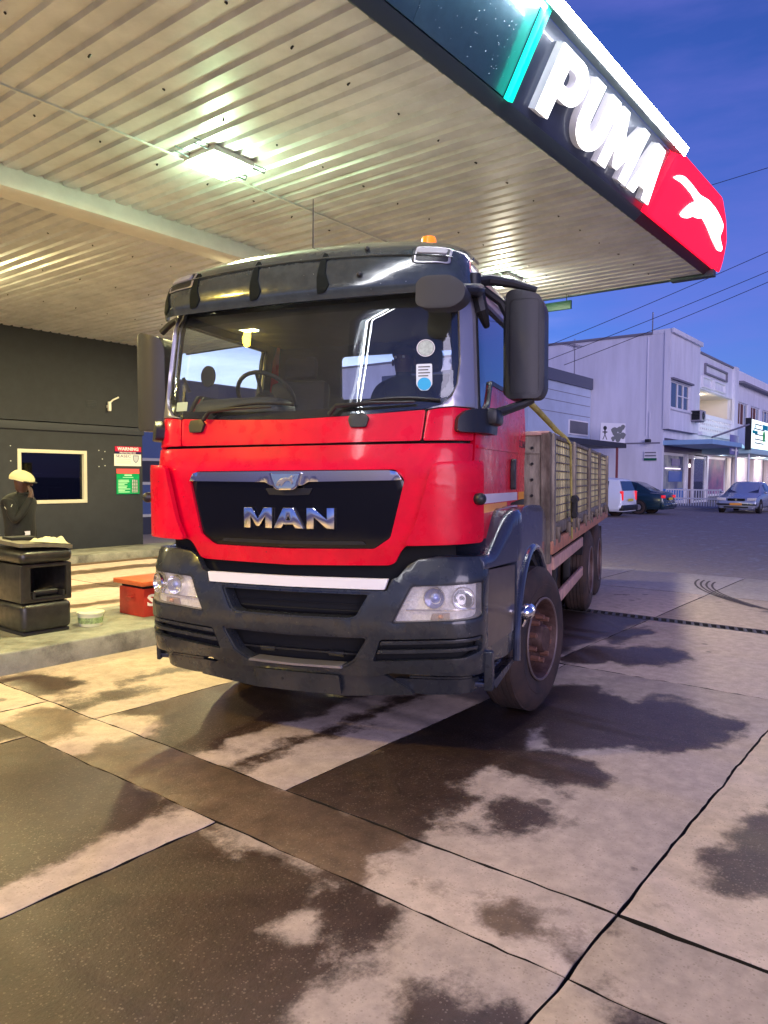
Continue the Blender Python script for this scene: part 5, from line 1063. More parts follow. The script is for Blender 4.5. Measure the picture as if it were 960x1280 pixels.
# second building to the right, with verandah and lit billboard
bB = thing('shop_building', 'long pale two storey shop row with a verandah behind the lit billboard', 'building', uv(55.6, 13.0, .2), YC)
def Q_(name, bm, m, parent=None): return obj(name, bm, m, parent or bB)
ws2 = []
for i in range(9):
    a = .9+i*3.9; ws2.append(rect(a, a+3.1, 5.35, 6.95))
Q_('upper_facade', patch([rect(0, 38, 3.6, 9.1)] + ws2, xz(0), .3, 0, bev=.01), M['wall_w2'])
cur = mat('curtain_brown', (.16, .05, .04), .8)
for i, w in enumerate(ws2[:6]):
    a, c = w[0][0], w[1][0]
    f_ = Q_('window', patch([rect(a, c, 5.35, 6.95), rect(a+.08, a+.95, 5.43, 6.87), rect(a+1.05, a+2.05, 5.43, 6.87), rect(a+2.15, c-.08, 5.43, 6.87)], xz(.08), .06, 0, bev=0), M['trim_w'])
    Q_('pane', box(NB(), a, c, .12, .14, 5.35, 6.95), M['night_glass'], f_)
    if i < 2: Q_('curtain', box(NB(), a+.1, a+1.9, .10, .118, 5.4, 6.9), cur, f_)
Q_('window_apron', box(NB(), .6, 34, -.02, 0, 3.8, 5.2), M['paleblue']); Q_('ledge', box(NB(), .3, 38, -.45, 0, 8.15, 8.30, .01), M['coping'])
Q_('side_wall', box(NB(), -.2, 0, .1, 12, 0, 9.1), M['wall_w']); Q_('back_fill', box(NB(), 0, 38, .35, .5, 0, 9.0), M['dark'])
for i in range(8):
    a = .1+i*5.0; Q_('shopfront_pier', box(NB(), a, a+3.0, -.25, .1, 0, 3.6, .01), mat('lit_pier', (.80, .70, .70), .7) if i == 0 else bpy.data.materials['lit_pier'])
    d = Q_('shop_door', box(NB(), a+3.0, a+5.0, .05, .12, 0, 3.5), M['night_glass']); Q_('door_bar', box(box(NB(), a+3.6, a+3.7, .0, .05, 0, 3.5), a+4.3, a+4.4, .0, .05, 0, 3.5), M['coping'], d)
Q_('verandah_roof', box(NB(), -8.8, 30, -3.0, -.3, 3.0, 3.32, .02), mat('verandah_cyan', (.42, .62, .66), .5))
for x in (-8.4, -1, 7, 15): Q_('verandah_post', cyl(NB(), (x, -2.8, 0), (x, -2.8, 3.0), .06), M['trim_w'])
Q_('wall_box', box(NB(), 11.5, 13.2, -.5, 0, 7.0, 7.7), M['coping'])
bb = thing('billboard', 'lit white billboard with teal and green print above the verandah', 'billboard', uv(46.7, 10.0, 3.55), YC)
bbm = mat('billboard_face', (.9, .95, .92), .5, emis=(.85, 1, .92), es=.75)
obj('panel', box(NB(), 0, 7.5, 0, .25, .0, 1.62, .01), bbm, bb); obj('edge_frame', box(NB(), -.10, -.005, -.02, .3, -.15, 1.68), M['blackpl'], bb)
b = NB(); bt_ = NB()
for i, (z_, l_) in enumerate(((1.38, 1.9), (1.12, 2.5), (.80, 2.6), (.52, 3.0), (.30, 2.4))): box(b, .9, .9+l_, -.012, 0, z_-.04, z_+.03)
for i in range(2): box(bt_, .3, 1.6, -.014, 0, .85-.02-i*.0, 1.0); 
patch([[(.5, 1.0), (1.0, 1.35), (1.15, 1.30), (.8, 1.05)]], xz(-.012), 0, 0, bm=bt_); box(bt_, 2.9, 4.4, -.014, 0, 1.15, 1.45)
obj('print_lines', b, mat('print_dark', (.12, .2, .22), .6), bb); obj('teal_print', bt_, mat('print_teal', (.0, .38, .46), .6), bb)
obj('green_spot', patch([disc(3.3, .75, .34)], xz(-.014), 0, 0), mat('spot_green', (.05, .6, .12), .6), bb)
obj('stay_bar', cyl(NB(), (-6.2, .5, .30), (-.1, .1, 1.3), .05), M['coping'], bb); obj('frame_legs', box(box(NB(), 0.2, .3, .05, .2, -.25, 0), 6.9, 7.0, .05, .2, -.25, 0), M['blackpl'], bb)
sgn = thing('hanging_sign', 'small violet hanging board between the awning and the billboard', 'sign', uv(45.6, 10.6, 3.1), YC)
obj('board', box(NB(), -.9, .9, 0, .06, 0, 1.1, .01), mat('sign_violet', (.20, .20, .42), .6), sgn); obj('print', box(box(NB(), -.7, .7, -.01, 0, .2, .3), -.6, .6, -.01, 0, .5, .6), M['trim_w'], sgn)
# lamps of the lit places
def plamp(u, v, z, e, col, r=.2):
    ld = bpy.data.lights.new('shop_lamp', 'POINT'); ld.energy = e; ld.color = col; ld.shadow_soft_size = r
    o = bpy.data.objects.new('shop_lamp', ld); COL.objects.link(o); o.location = uv(u, v, z)
plamp(50.5, 14.2, 7.0, 60, (1, .86, .72)); plamp(56.5, 11.6, 3.0, 90, (1, .84, .86)); plamp(62, 11.6, 3.0, 90, (1, .84, .86)); plamp(50, 12.4, 3.2, 25, (.8, .8, 1)); plamp(44, 14.4, 2.8, 20, (.9, .8, 1))

# white railing
fn2 = thing('railing', 'low white picket railing in front of the corner shop', 'fence', uv(41, 12.9, .2), YC)
obj('top_rail', box(NB(), -.03, .03, -2.7, 0, .90, .97), M['trim_w'], fn2); obj('middle_rail', box(NB(), -.02, .02, -2.7, 0, .44, .52), M['trim_w'], fn2)
pk0 = obj('picket', box(NB(), -.016, .016, -.022, .022, 0, .92), M['trim_w'], fn2)
for i in range(1, 21): inst(pk0, parent=fn2, loc=(0, -i*.13, 0))
obj('end_post', box(NB(), -.05, .05, -2.8, -2.68, 0, 1.0), M['trim_w'], fn2)
pv = obj('pavement', box(NB(), 38.5, 90, 9.6, 13.0, 0, .29, .02), mat('pavement', (.30, .28, .31), .85, var=.2, vs=2)); pv.rotation_euler = (0, 0, YC); tag(pv, kind='structure')

# low pale blue building with dark parapet
bC = thing('low_building', 'low pale blue flat roofed building with a dark parapet beside the white wall', 'building', uv(40.4, 17.0, .2), YC)
obj('wall', box(NB(), -7.5, 0, 0, 9, 0, 6.48), M['paleblue'], bC); obj('parapet', box(NB(), -7.6, .02, -.12, 9, 6.48, 7.08), mat('parapet_dark', (.10, .11, .16), .7), bC)
b = NB()
for z in (4.9, 5.5, 6.0): box(b, -7.4, -.1, -.012, 0, z, z+.03)
obj('wall_groove', b, M['coping'], bC)
w_ = obj('window', box(NB(), -2.9, -.42, -.06, 0, 3.85, 4.65), M['trim_w'], bC); obj('pane', box(NB(), -2.82, -.5, -.08, -.06, 3.92, 4.58), M['night_glass'], w_)
cpt = thing('carport', 'flat dark carport roof on a red post beside the parked van', 'carport', uv(38.0, 14.5, .2), YC)
obj('roof_sheet', box(NB(), -8.5, .9, -.15, 2.4, 3.10, 3.36), mat('carport_dark', (.035, .035, .05), .6), cpt); obj('roof_rail', box(NB(), .82, .9, -1.9, -.15, 3.30, 3.38), M['coping'], cpt)
for x in (0, -7.5): obj('post', box(NB(), x-.05, x+.05, -.05, .05, 0, 3.10), mat('post_red', (.26, .07, .08), .6), cpt)
bs_ = thing('board_sign', 'white board with black and grey pictures standing on the carport roof', 'sign', uv(38.4, 14.9, 3.56), YC-.62)
obj('board', box(NB(), -.75, .75, 0, .05, .0, 1.05), M['trim_w'], bs_)
b = NB(); patch([disc(-.48, .78, .11, 14)], xz(-.006), 0, 0, bm=b); box(b, -.52, -.44, -.006, 0, .45, .72); box(b, -.62, -.34, -.006, 0, .54, .60)
patch([[(-.50, .45), (-.46, .45), (-.34, .18), (-.39, .18)]], xz(-.006), 0, 0, bm=b); patch([[(-.50, .45), (-.46, .45), (-.57, .18), (-.62, .18)]], xz(-.006), 0, 0, bm=b); obj('figure_print', b, M['blackpl'], bs_)
b = NB()
for cx_, cz_, r in ((.10, .62, .20), (.42, .70, .17), (.60, .85, .12), (.30, .30, .22), (.60, .40, .16), (.02, .22, .12)): patch([[(cx_+r*math.cos(a)*(1+.25*math.sin(3*a)), cz_+r*math.sin(a)*1.1) for a in [2*PI*i/14 for i in range(14)]]], xz(-.006-.001*rnd.random()), 0, 0, bm=b)
obj('picture_print', b, mat('picture_grey', (.16, .17, .17), .7), bs_)
ya = thing('tv_aerial', 'thin television aerial on the low blue building roof', 'aerial', uv(38.8, 17.3, 7.2), YC)
obj('mast', cyl(NB(), (0, 0, 0), (0, 0, 2.1), .025), M['coping'], ya)
b = NB(); cyl(b, (-1.6, -.1, 1.65), (.7, .1, 1.75), .02)
for i in range(8): cyl(b, (-1.5+i*.28, -.35, 1.66+i*.01), (-1.5+i*.28, .3, 1.66+i*.01), .012)
cyl(b, (-.2, 0, 1.5), (-.2, 0, 2.0), .015); obj('elements', b, M['coping'], ya)

# buildings glimpsed between kiosk and truck and through the cab
bD = thing('shop_terrace', 'dim blue shop terrace glimpsed between kiosk and truck', 'building', uv(10.9, 18.5, .0), YC)
bl = mat('dim_blue_wall', (.07, .075, .13), .7, var=.2, vs=1)
obj('wall', box(NB(), 0, 17, 0, .4, 0, 4.5), bl, bD)
b = NB()
for i in range(6):
    a = .4+i*2.7; w_ = obj('shop_window', patch([rect(a, a+2.0, .5, 1.5), rect(a+.08, a+1.92, .58, 1.42)], xz(-.03), .06, 0, bev=0), M['trim_w'], bD); obj('pane', box(NB(), a, a+2, -.012, -.005, .5, 1.5), mat('dim_pane', (.05, .07, .18), .1, emis=(.25, .35, 1), es=.05), w_)
    w_ = obj('upper_window', patch([rect(a, a+2.0, 2.1, 3.0), rect(a+.08, a+1.92, 2.18, 2.92)], xz(-.03), .06, 0, bev=0), M['trim_w'], bD); obj('pane', box(NB(), a, a+2, -.012, -.005, 2.1, 3.0), bpy.data.materials['dim_pane'], w_)
bE = thing('back_street_house', 'plain far building seen only through the truck cab window', 'building', uv(30, 30, 0), YC)
obj('wall', box(NB(), -16, 20, 0, .5, 0, 6.0), bl, bE); obj('roof', box(NB(), -16.2, 20.2, -.3, 6, 6.0, 6.25), M['coping'], bE)

# ================================================================ vehicles
def car(name, label, cat, u, v, rot, st, glassst, paint, zb=.22, wx=(.75, 3.4), wr=.30, tail=None, front=None, plate=None, wagon=False):
    """st: stations along x (0 = nose): x, belt z, roof z, half width, roof half width"""
    t = thing(name, label, cat, uv(u, v, .2), rot)
    def sec(s):
        x, zbelt, zr, hw, hr = s
        return [(0, zb), (hw*.90, zb), (hw*.985, zb+.10), (hw, .5*(zb+zbelt)), (hw*.985, zbelt-.07), (hw*.945, zbelt), (hr, zr-.05), (hr*.86, zr), (0, zr+.015)]
    b = NB(); rings = []
    for s in st:
        p = sec(s); full = [(-y, z) for y, z in p[::-1][:-1]] + p[:0] if False else None
        ring = [b.verts.new((s[0], y, z)) for y, z in p] + [b.verts.new((s[0], -y, z)) for y, z in p[-2:0:-1]]
        rings.append(ring)
    for a, c in zip(rings, rings[1:]):
        n = len(a)
        for i in range(n): b.faces.new((a[i], a[(i+1) % n], c[(i+1) % n], c[i]))
    b.faces.new(rings[0][::-1]); b.faces.new(rings[-1]); bmesh.ops.recalc_face_normals(b, faces=b.faces[:])
    body = obj('body', b, paint, t, .7)
    sb_ = body.modifiers.new('soft', 'BEVEL'); sb_.width = .025; sb_.segments = 2; sb_.limit_method = 'ANGLE'; sb_.angle_limit = .5
    def pt(s, i, f=0):
        p = sec(s); a = p[i]; c = p[i+1]; return Vector((s[0], a[0]+(c[0]-a[0])*f, a[1]+(c[1]-a[1])*f))
    gm = M['night_glass']
    for i0, i1 in glassst['side']:
        for sg in (1, -1):
            b = NB(); A_ = st[i0]; B_ = st[i1]; q = [pt(A_, 5, .10), pt(B_, 5, .10), pt(B_, 5, .90), pt(A_, 5, .90)]
            q = [a+(sum(q, Vector())/4-a)*.06 for a in q]
            vs = [b.verts.new((a.x, sg*(a.y+.008), a.z)) for a in q]; b.faces.new(vs if sg < 0 else vs[::-1]); obj('side_window', b, gm, t)
    for nm, (i0, i1) in (('windscreen', glassst['front']), ('rear_window', glassst['rear'])):
        b = NB(); A_, B_ = st[i0], st[i1]; pa = sec(A_); pb = sec(B_); d = -.012 if nm == 'windscreen' else .012
        q = [(A_[0], pa[6][0]*.9, pa[6][1]+.03), (B_[0], pb[6][0]*.9, pb[6][1]-.0)]
        a = Vector(q[0]); c = Vector(q[1]); m0 = a.lerp(c, .06); m1 = a.lerp(c, .92); up = Vector((0, 0, .025)); dx = Vector((d, 0, 0))
        vs = [b.verts.new(p) for p in (m0+up+dx, Vector((m0.x, -m0.y, m0.z))+up+dx, Vector((m1.x, -m1.y, m1.z))+up+dx, m1+up+dx)]
        b.faces.new(vs); bmesh.ops.recalc_face_normals(b, faces=b.faces[:]); obj(nm, b, gm, t)
    hw = st[len(st)//2][3]
    for x in wx:
        for sg in (1, -1):
            w = bpy.data.objects.new('wheel', None); COL.objects.link(w); w.parent = t; w.location = (x, sg*(hw-.09), wr)
            Rm = Matrix.Rotation(-sg*PI/2, 4, 'X')
            obj('tyre', lathe(NB(), [(wr*.62, -.09), (wr*.9, -.10), (wr, -.07), (wr, .07), (wr*.9, .105), (wr*.62, .10)], 28, Rm, True), M['rubber'], w)
            obj('hubcap', lathe(NB(), [(wr*.64, .095), (wr*.5, .085), (wr*.3, .10), (0, .105)], 20, Rm), M['silver'], w)
            obj('wheel_arch', lathe(NB(), [(0, .0), (wr*1.13, .0), (wr*1.13, .093), (0, .093)], 28, Rm), M['dark'], w)
    L_ = st[-1][0]
    if front:
        for sg in (1, -1): obj('headlight', patch([rp_([(sg*(hw-.42), .56), (sg*(hw-.06), .58), (sg*(hw-.04), .70), (sg*(hw-.40), .68)], .02)], yz(-.015), .10, 0, bev=.01), M['reflector'], t)
        obj('grille', patch([rp_(rect(-.36, .36, .55, .66), .02)], yz(-.012), .06, 0, bev=.005), M['gloss'], t); obj('grille_badge', patch([disc(0, .605, .05, 14)], yz(-.02), .01, 0, bev=0), M['chrome'], t)
        obj('bumper_strip', box(NB(), -.05, .12, -hw+.03, hw-.03, .36, .43, .02), M['blackpl'], t); obj('lower_grille', box(NB(), -.03, .1, -.5, .5, .24, .31), M['blackpl'], t)
        for sg in (1, -1): obj('wing_mirror', ball(NB(), (1.28, sg*(hw+.08), .92), .09, (.8, 1, .7), 8), paint, t)
    if tail:
        for sg in (1, -1): obj('tail_light', box(NB(), L_-.10, L_+.012, *sorted((sg*(hw-.05), sg*(hw-tail[0]))), tail[1], tail[2], .015), mat('tail_red', (.55, .01, .02), .25, emis=(1, .02, .03), es=tail[3]), t)
        obj('rear_bumper', box(NB(), L_-.12, L_+.05, -hw+.02, hw-.02, .26, .48, .03), M['blackpl'] if wagon else paint, t)
    pp = mat('plate', plate or (.7, .55, .05), .5, emis=(1, .5, .05) if plate else None, es=.1)
    obj('number_plate', box(NB(), *((-.07, -.05) if front else (L_+.05, L_+.06)), -.25, .25, .36 if front else .62, .46 if front else .72), pp, t)
    return t
sedan_st = [(0, .48, .52, .70, .62), (.05, .60, .66, .80, .70), (.30, .70, .745, .84, .74), (1.15, .84, .885, .85, .74), (1.95, .90, 1.33, .85, .60), (2.2, .91, 1.39, .85, .60), (3.0, .92, 1.38, .85, .59), (3.25, .92, 1.32, .85, .58), (3.85, .90, .98, .84, .68), (4.35, .86, .93, .80, .66), (4.42, .60, .66, .76, .66)]
car('parked_car', 'silver sedan parked facing the forecourt in front of the corner shop railing', 'car', 35.6, 8.15, YC, sedan_st, {'side': [(4, 5), (5, 6), (6, 7)], 'front': (3, 4), 'rear': (8, 7)}, mat('silver_paint', (.44, .47, .56), .25, .5, coat=.8), front=True, plate=(.45, .12, .04), wx=(.80, 3.45))
car('parked_car', 'dark teal saloon parked between the white van and the railing', 'car', 31.35+.85, 14.4, YC-PI/2, sedan_st, {'side': [(4, 5), (5, 6), (6, 7)], 'front': (3, 4), 'rear': (8, 7)}, mat('teal_paint', (.012, .04, .06), .25, .3, coat=.8), tail=(.30, .70, .82, .3))
van_st = [(0, .50, .56, .70, .62), (.06, .66, .72, .80, .70), (.9, .90, .95, .83, .72), (1.6, .96, 1.42, .83, .64), (1.9, .97, 1.50, .83, .65), (2.8, .98, 1.52, .83, .66), (3.7, .98, 1.51, .83, .66), (4.05, .97, 1.46, .82, .64), (4.2, .93, 1.00, .82, .75), (4.24, .55, .62, .80, .72)]
car('parked_van', 'small white estate van parked beyond the truck tail', 'van', 28+.83, 14.7, YC-PI/2, van_st, {'side': [(3, 4), (4, 5), (5, 6)], 'front': (2, 3), 'rear': (8, 7)}, mat('white_paint', (.74, .78, .86), .3, coat=.7, metal=0), tail=(.17, .66, 1.02, .35), wagon=True)

# ================================================================ overhead wires
def wire(label, p0, p1, sag, r=.013):
    p0, p1 = Vector(p0), Vector(p1); pts = [p0.lerp(p1, t)-Vector((0, 0, sag*4*t*(1-t))) for t in [i/24 for i in range(25)]]
    o = obj('overhead_wire', tube(NB(), pts, r, 5), M['blackpl']); tag(o, label, 'wire', 'overhead wires across the street')
def ext2(a, c, t): a, c = Vector(a), Vector(c); return c+(c-a)*t
for lb, a, c, sg_ in (('topmost wire, leaving the red canopy end at the right', (12.6, 30, 13.2), (15.02, 30, 13.96), .0),
    ('highest of the three wires slanting over the white side wall', (6.4, 32, 7.1), (15.11, 30, 10.95), .25), ('middle wire slanting over the white side wall', (6.9, 32, 6.7), (15.14, 30, 10.14), .2), ('lowest wire slanting over the white side wall', (7.6, 32, 6.5), (15.15, 30, 9.77), .25)):
    wire(lb, a if sg_ else (9.0, 30, 12.1), ext2(a, c, 1.2), sg_)

# ================================================================ people
def person(name, label, root, J, E, R, zones, mats, sub=2):
    """J joints, E edges, R radii; skinned into one surface; zones pick a material per face"""
    names = list(J); me = bpy.data.meshes.new('p'); me.from_pydata([J[k] for k in names], [(names.index(a), names.index(c)) for a, c in E], [])
    o = bpy.data.objects.new('body', me); COL.objects.link(o)
    sk = o.modifiers.new('skin', 'SKIN'); sk.use_smooth_shade = True
    for i, k in enumerate(names):
        r = R[k]; o.data.skin_vertices[0].data[i].radius = (r if isinstance(r, tuple) else (r, r)); o.data.skin_vertices[0].data[i].use_root = (k == 'pelvis')
    ss = o.modifiers.new('sub', 'SUBSURF'); ss.levels = ss.render_levels = sub
    dg = bpy.context.evaluated_depsgraph_get(); dg.update(); m2 = bpy.data.meshes.new_from_object(o.evaluated_get(dg))
    bpy.data.objects.remove(o); m2.name = name
    b = bpy.data.objects.new('body', m2); COL.objects.link(b); b.parent = root; m2.materials.clear()
    for mm in mats: m2.materials.append(mm)
    P = {k: Vector(J[k]) for k in names}
    for f in m2.polygons:
        c = f.center; best = min(names, key=lambda k: (P[k]-c).length - (R[k][0] if isinstance(R[k], tuple) else R[k])); f.material_index = zones(best, c); f.use_smooth = True
    return b
skin = mat('dark_skin', (.085, .035, .02), .5, var=.2, vs=30); jac = mat('dark_jacket', (.010, .011, .009), .85, var=.4, vs=12, bump=.5, bs=22); trou = mat('dark_trousers', (.02, .02, .022), .9); capm = mat('pale_cap', (.74, .68, .34), .8, bump=.2, bs=150); eyem = mat('eye', (.5, .45, .4), .3)
def finger(J, E, R, base, nm, pts, r0=.009):
    prev = base
    for i, p in enumerate(pts): k = nm+str(i); J[k] = p; R[k] = r0-.0012*i; E.append((prev, k)); prev = k
# attendant behind the bin: local x to the picture's right, y away
pr = thing('person', 'person in dark jacket and pale cap, hand to face, behind the bin', 'person', uv(4.17, 8.60, 0), -.12)
J = dict(pelvis=(0, 0, .95), belly=(0, -.01, 1.10), chest=(-.02, -.01, 1.28), collar=(-.02, 0, 1.42), neck=(.005, -.01, 1.49), skull0=(.03, -.015, 1.56), skull1=(.035, -.01, 1.64), crown=(.01, 0, 1.70),
    shL=(-.02, -.17, 1.40), elL=(.10, -.27, 1.16), wrL=(.17, -.10, 1.38), haL=(.175, -.065, 1.46),
    shR=(-.02, .17, 1.40), elR=(-.05, .26, 1.14), wrR=(.02, .25, .92), haR=(.03, .24, .84),
    hipL=(0, -.10, .90), knL=(.03, -.11, .50), anL=(-.01, -.11, .09), toL=(.15, -.12, .045), hipR=(0, .10, .90), knR=(.01, .11, .50), anR=(-.04, .11, .09), toR=(.12, .12, .045))
E = [('pelvis', 'belly'), ('belly', 'chest'), ('chest', 'collar'), ('collar', 'neck'), ('neck', 'skull0'), ('skull0', 'skull1'), ('skull1', 'crown'), ('collar', 'shL'), ('shL', 'elL'), ('elL', 'wrL'), ('wrL', 'haL'), ('collar', 'shR'), ('shR', 'elR'), ('elR', 'wrR'), ('wrR', 'haR'),
    ('pelvis', 'hipL'), ('hipL', 'knL'), ('knL', 'anL'), ('anL', 'toL'), ('pelvis', 'hipR'), ('hipR', 'knR'), ('knR', 'anR'), ('anR', 'toR')]
R = dict(pelvis=(.16, .20), belly=(.16, .19), chest=(.165, .21), collar=(.11, .14), neck=.062, skull0=(.088, .078), skull1=(.112, .092), crown=(.07, .06), shL=.078, elL=.056, wrL=.042, haL=(.034, .022), shR=.078, elR=.056, wrR=.040, haR=(.022, .036), hipL=.10, knL=.065, anL=.045, toL=.035, hipR=.10, knR=.065, anR=.045, toR=.035)
for i, (dy, dz, ln) in enumerate(((-.028, .0, .070), (-.010, .006, .078), (.010, .004, .072), (.028, -.004, .055))):
    b0_ = Vector((.165, -.055+dy*.4, 1.49)); finger(J, E, R, 'haL', 'fL%d_' % i, [b0_+Vector((-.005, dy*.6, .02)), b0_+Vector((-.015, dy*.5, .02+ln*.5)), b0_+Vector((-.035, dy*.4, .015+ln*.85))])
    b1_ = Vector((.03, .24+dy*.2, .80)); finger(J, E, R, 'haR', 'fR%d_' % i, [b1_+Vector((dy, 0, -.02)), b1_+Vector((dy*1.1+.004, -.005, -.02-ln*.5)), b1_+Vector((dy*1.1+.01, -.015, -.02-ln*.9))])
finger(J, E, R, 'wrL', 'tL', [(.150, -.045, 1.435), (.135, -.03, 1.46), (.13, -.02, 1.485)], .011); finger(J, E, R, 'wrR', 'tR', [(.055, .225, .875), (.065, .215, .845)], .011)
def zn(k, c):
    if k in ('skull0', 'skull1', 'crown', 'haL', 'haR') or k[:2] in ('fL', 'fR', 'tL', 'tR') or (k == 'neck'): return 0
    if k.startswith(('hip', 'kn')) or (k == 'pelvis' and c.z < .86): return 2
    if k.startswith(('an', 'to')): return 3
    return 1
bd_ = person('attendant_body', '', pr, J, E, R, zn, [skin, jac, trou, M['blackpl']])
b = NB(); cyl(b, (.118, -.015, 1.615), (.148, -.017, 1.575), .012, .020, 8); ball(b, (.146, -.017, 1.575), .017, (.9, 1, .7), 6); obj('nose', b, skin, bd_)
b = NB(); ball(b, (.03, -.092, 1.60), .028, (.6, .35, 1), 6); ball(b, (.03, .078, 1.60), .028, (.6, .35, 1), 6); obj('ear', b, skin, bd_)
b = NB(); ball(b, (.115, -.045, 1.63), .012, (1, 1, 1), 6); ball(b, (.115, .022, 1.63), .012, (1, 1, 1), 6); obj('eye', b, eyem, bd_)
b = NB(); tube(b, [(.115, -.045, 1.54), (.132, -.015, 1.536), (.115, .02, 1.54)], .008, 6); obj('mouth', b, mat('lips', (.12, .03, .025), .5), bd_)
b = NB(); bmesh.ops.create_uvsphere(b, u_segments=32, v_segments=16, radius=1)
for v in list(b.verts):
    if v.co.z < -.35: b.verts.remove(v)
for v in b.verts:
    x, y, z = v.co; fwd = max(0, x); v.co = Vector((.02+x*(.128+.02*fwd), -.01+y*.112, 1.65+z*.088+.014*(-x)-.02*fwd*(1-max(0,z))))
    v.co += Vector((mn.noise(v.co*22)*.007, 0, mn.noise(v.co*15)*.011))
cp_ = obj('cap', b, capm, bd_, 1.5); so_ = cp_.modifiers.new('t', 'SOLIDIFY'); so_.thickness = .006; so_.offset = 1
b = NB(); vs = [b.verts.new((.025+r*math.cos(a)*1.0, -.01+r*.86*math.sin(a), 1.625-.03*(r-.10)/.06*math.cos(a)-.0)) for r in (.10, .165) for a in [-.95+1.9*i/10 for i in range(11)]]
for i in range(10): b.faces.new((vs[i], vs[i+1], vs[i+12], vs[i+11]))
pk_ = obj('cap_peak', b, M['blackpl'], bd_, 1.5); so_ = pk_.modifiers.new('t', 'SOLIDIFY'); so_.thickness = .006
obj('collar_trim', tube(NB(), [(-.10+.10*math.cos(a)*1.0+.08, .0+.115*math.sin(a), 1.455+.02*math.cos(a)) for a in [2*PI*i/16 for i in range(16)]], .014, 8, True), jac, bd_)
b = NB(); box(b, .155, .16, -.075, .02, 1.005, 1.05); ob = obj('name_badge', b, M['trim_w'], bd_); ob.rotation_euler = (0, 0, -.5)
obj('sleeve_patch', tube(NB(), [(-.03, -.255, 1.33), (.0, -.262, 1.30), (.045, -.262, 1.31), (.06, -.25, 1.36)], .004, 5), mat('piping_pale', (.55, .55, .42), .7), bd_)

# figure sitting in the cab, seen dark against the rear window
dv = bpy.data.objects.new('person', None); COL.objects.link(dv); dv.location = TO + Vector((math.cos(YT), -math.sin(YT), 0))*.36 + Vector((math.sin(YT), math.cos(YT), 0))*1.0 + Vector((0, 0, 1.86)); dv.rotation_euler = (0, 0, -YT)
tag(dv, 'person in dark clothes sitting in the truck cab', 'person')
J = dict(pelvis=(0, .10, .11), belly=(0, .10, .24), chest=(0, .09, .40), collar=(0, .08, .50), neck=(0, .07, .57), skull0=(0, .055, .63), skull1=(0, .055, .71), crown=(0, .07, .76),
    shL=(-.18, .08, .47), elL=(-.24, .02, .22), wrL=(-.16, -.18, .14), haL=(-.13, -.25, .14), shR=(.18, .08, .47), elR=(.24, .02, .22), wrR=(.16, -.18, .14), haR=(.13, -.25, .14),
    hipL=(-.10, .05, .10), knL=(-.13, -.38, .12), anL=(-.13, -.42, -.28), toL=(-.13, -.52, -.32), hipR=(.10, .05, .10), knR=(.13, -.38, .12), anR=(.13, -.42, -.28), toR=(.13, -.52, -.32))
E = [('pelvis', 'belly'), ('belly', 'chest'), ('chest', 'collar'), ('collar', 'neck'), ('neck', 'skull0'), ('skull0', 'skull1'), ('skull1', 'crown'), ('collar', 'shL'), ('shL', 'elL'), ('elL', 'wrL'), ('wrL', 'haL'), ('collar', 'shR'), ('shR', 'elR'), ('elR', 'wrR'), ('wrR', 'haR'),
    ('pelvis', 'hipL'), ('hipL', 'knL'), ('knL', 'anL'), ('anL', 'toL'), ('pelvis', 'hipR'), ('hipR', 'knR'), ('knR', 'anR'), ('anR', 'toR')]
R = dict(pelvis=(.17, .13), belly=(.15, .12), chest=(.17, .13), collar=(.12, .09), neck=.055, skull0=(.068, .075), skull1=(.078, .095), crown=(.055, .06), shL=.075, elL=.052, wrL=.035, haL=(.036, .02), shR=.075, elR=.052, wrR=.035, haR=(.036, .02), hipL=.09, knL=.062, anL=.045, toL=.035, hipR=.09, knR=.062, anR=.045, toR=.035)
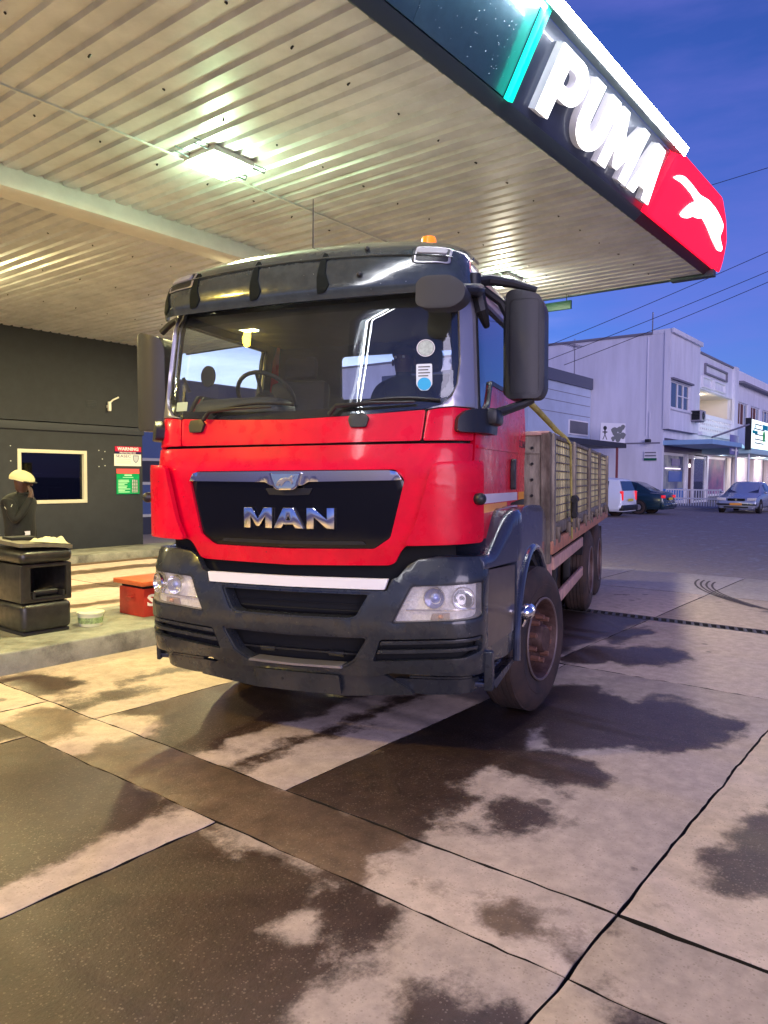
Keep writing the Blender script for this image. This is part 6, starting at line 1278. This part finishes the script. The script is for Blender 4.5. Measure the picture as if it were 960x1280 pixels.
for sg, H2 in ((-1, 'L'), (1, 'R')):
    for i, dx in enumerate((-.027, -.009, .009, .027)):
        finger(J, E, R, 'ha'+H2, 'f%s%d_' % (H2, i), [(sg*.125+dx, -.285, .14), (sg*.12+dx, -.32, .132), (sg*.12+dx, -.345, .118)])
    finger(J, E, R, 'wr'+H2, 't'+H2, [(sg*.115, -.22, .15), (sg*.095, -.25, .15)], .011)
bd2 = person('sitter_body', '', dv, J, E, R, zn, [skin, jac, trou, M['blackpl']], 2)
b = NB(); ball(b, (0, -.045, .665), .016, (.8, 1, 1), 6); obj('nose', b, skin, bd2)
b = NB(); ball(b, (-.03, -.03, .695), .011, (1, 1, 1), 6); ball(b, (.03, -.03, .695), .011, (1, 1, 1), 6); obj('eye', b, eyem, bd2)
b = NB(); ball(b, (-.082, .06, .67), .026, (.35, .6, 1), 6); ball(b, (.082, .06, .67), .026, (.35, .6, 1), 6); obj('ear', b, skin, bd2)
b = NB(); ball(b, (0, .072, .735), .092, (.95, 1.05, .75), 10); obj('hair', b, M['dark'], bd2)

# ================================================================ ratchet strap over the bed side
stp = NB(); Tm = Matrix.Translation(TO) @ Euler((0, -.013, -YT), 'XYZ').to_matrix().to_4x4()
pts = [(1.02, 1.95, 2.42), (1.14, 2.45, 2.27), (1.24, 2.95, 2.12), (1.305, 3.10, 2.065), (1.345, 3.13, 2.0), (1.348, 3.18, 1.6), (1.35, 3.22, 1.25), (1.352, 3.23, 1.10)]
tube(stp, [Tm @ Vector(p) for p in pts], [.026, .027, .024, .014, .012, .011, .010, .010], 8)
so2 = obj('ratchet_strap', stp, M['strap'], ang=1.0); tag(so2, 'yellow ratchet strap running from behind the cab over the bed side', 'strap')
b = NB(); box(b, 1.352, 1.40, 3.15, 3.29, 1.30, 1.52, .015); cyl(b, (1.38, 3.12, 1.48), (1.38, 3.32, 1.48), .03); cyl(b, (1.38, 3.14, 1.34), (1.38, 3.30, 1.34), .025); bmesh.ops.transform(b, matrix=Tm, verts=b.verts[:]); rr = obj('ratchet_buckle', b, M['frame']); rr.parent = so2
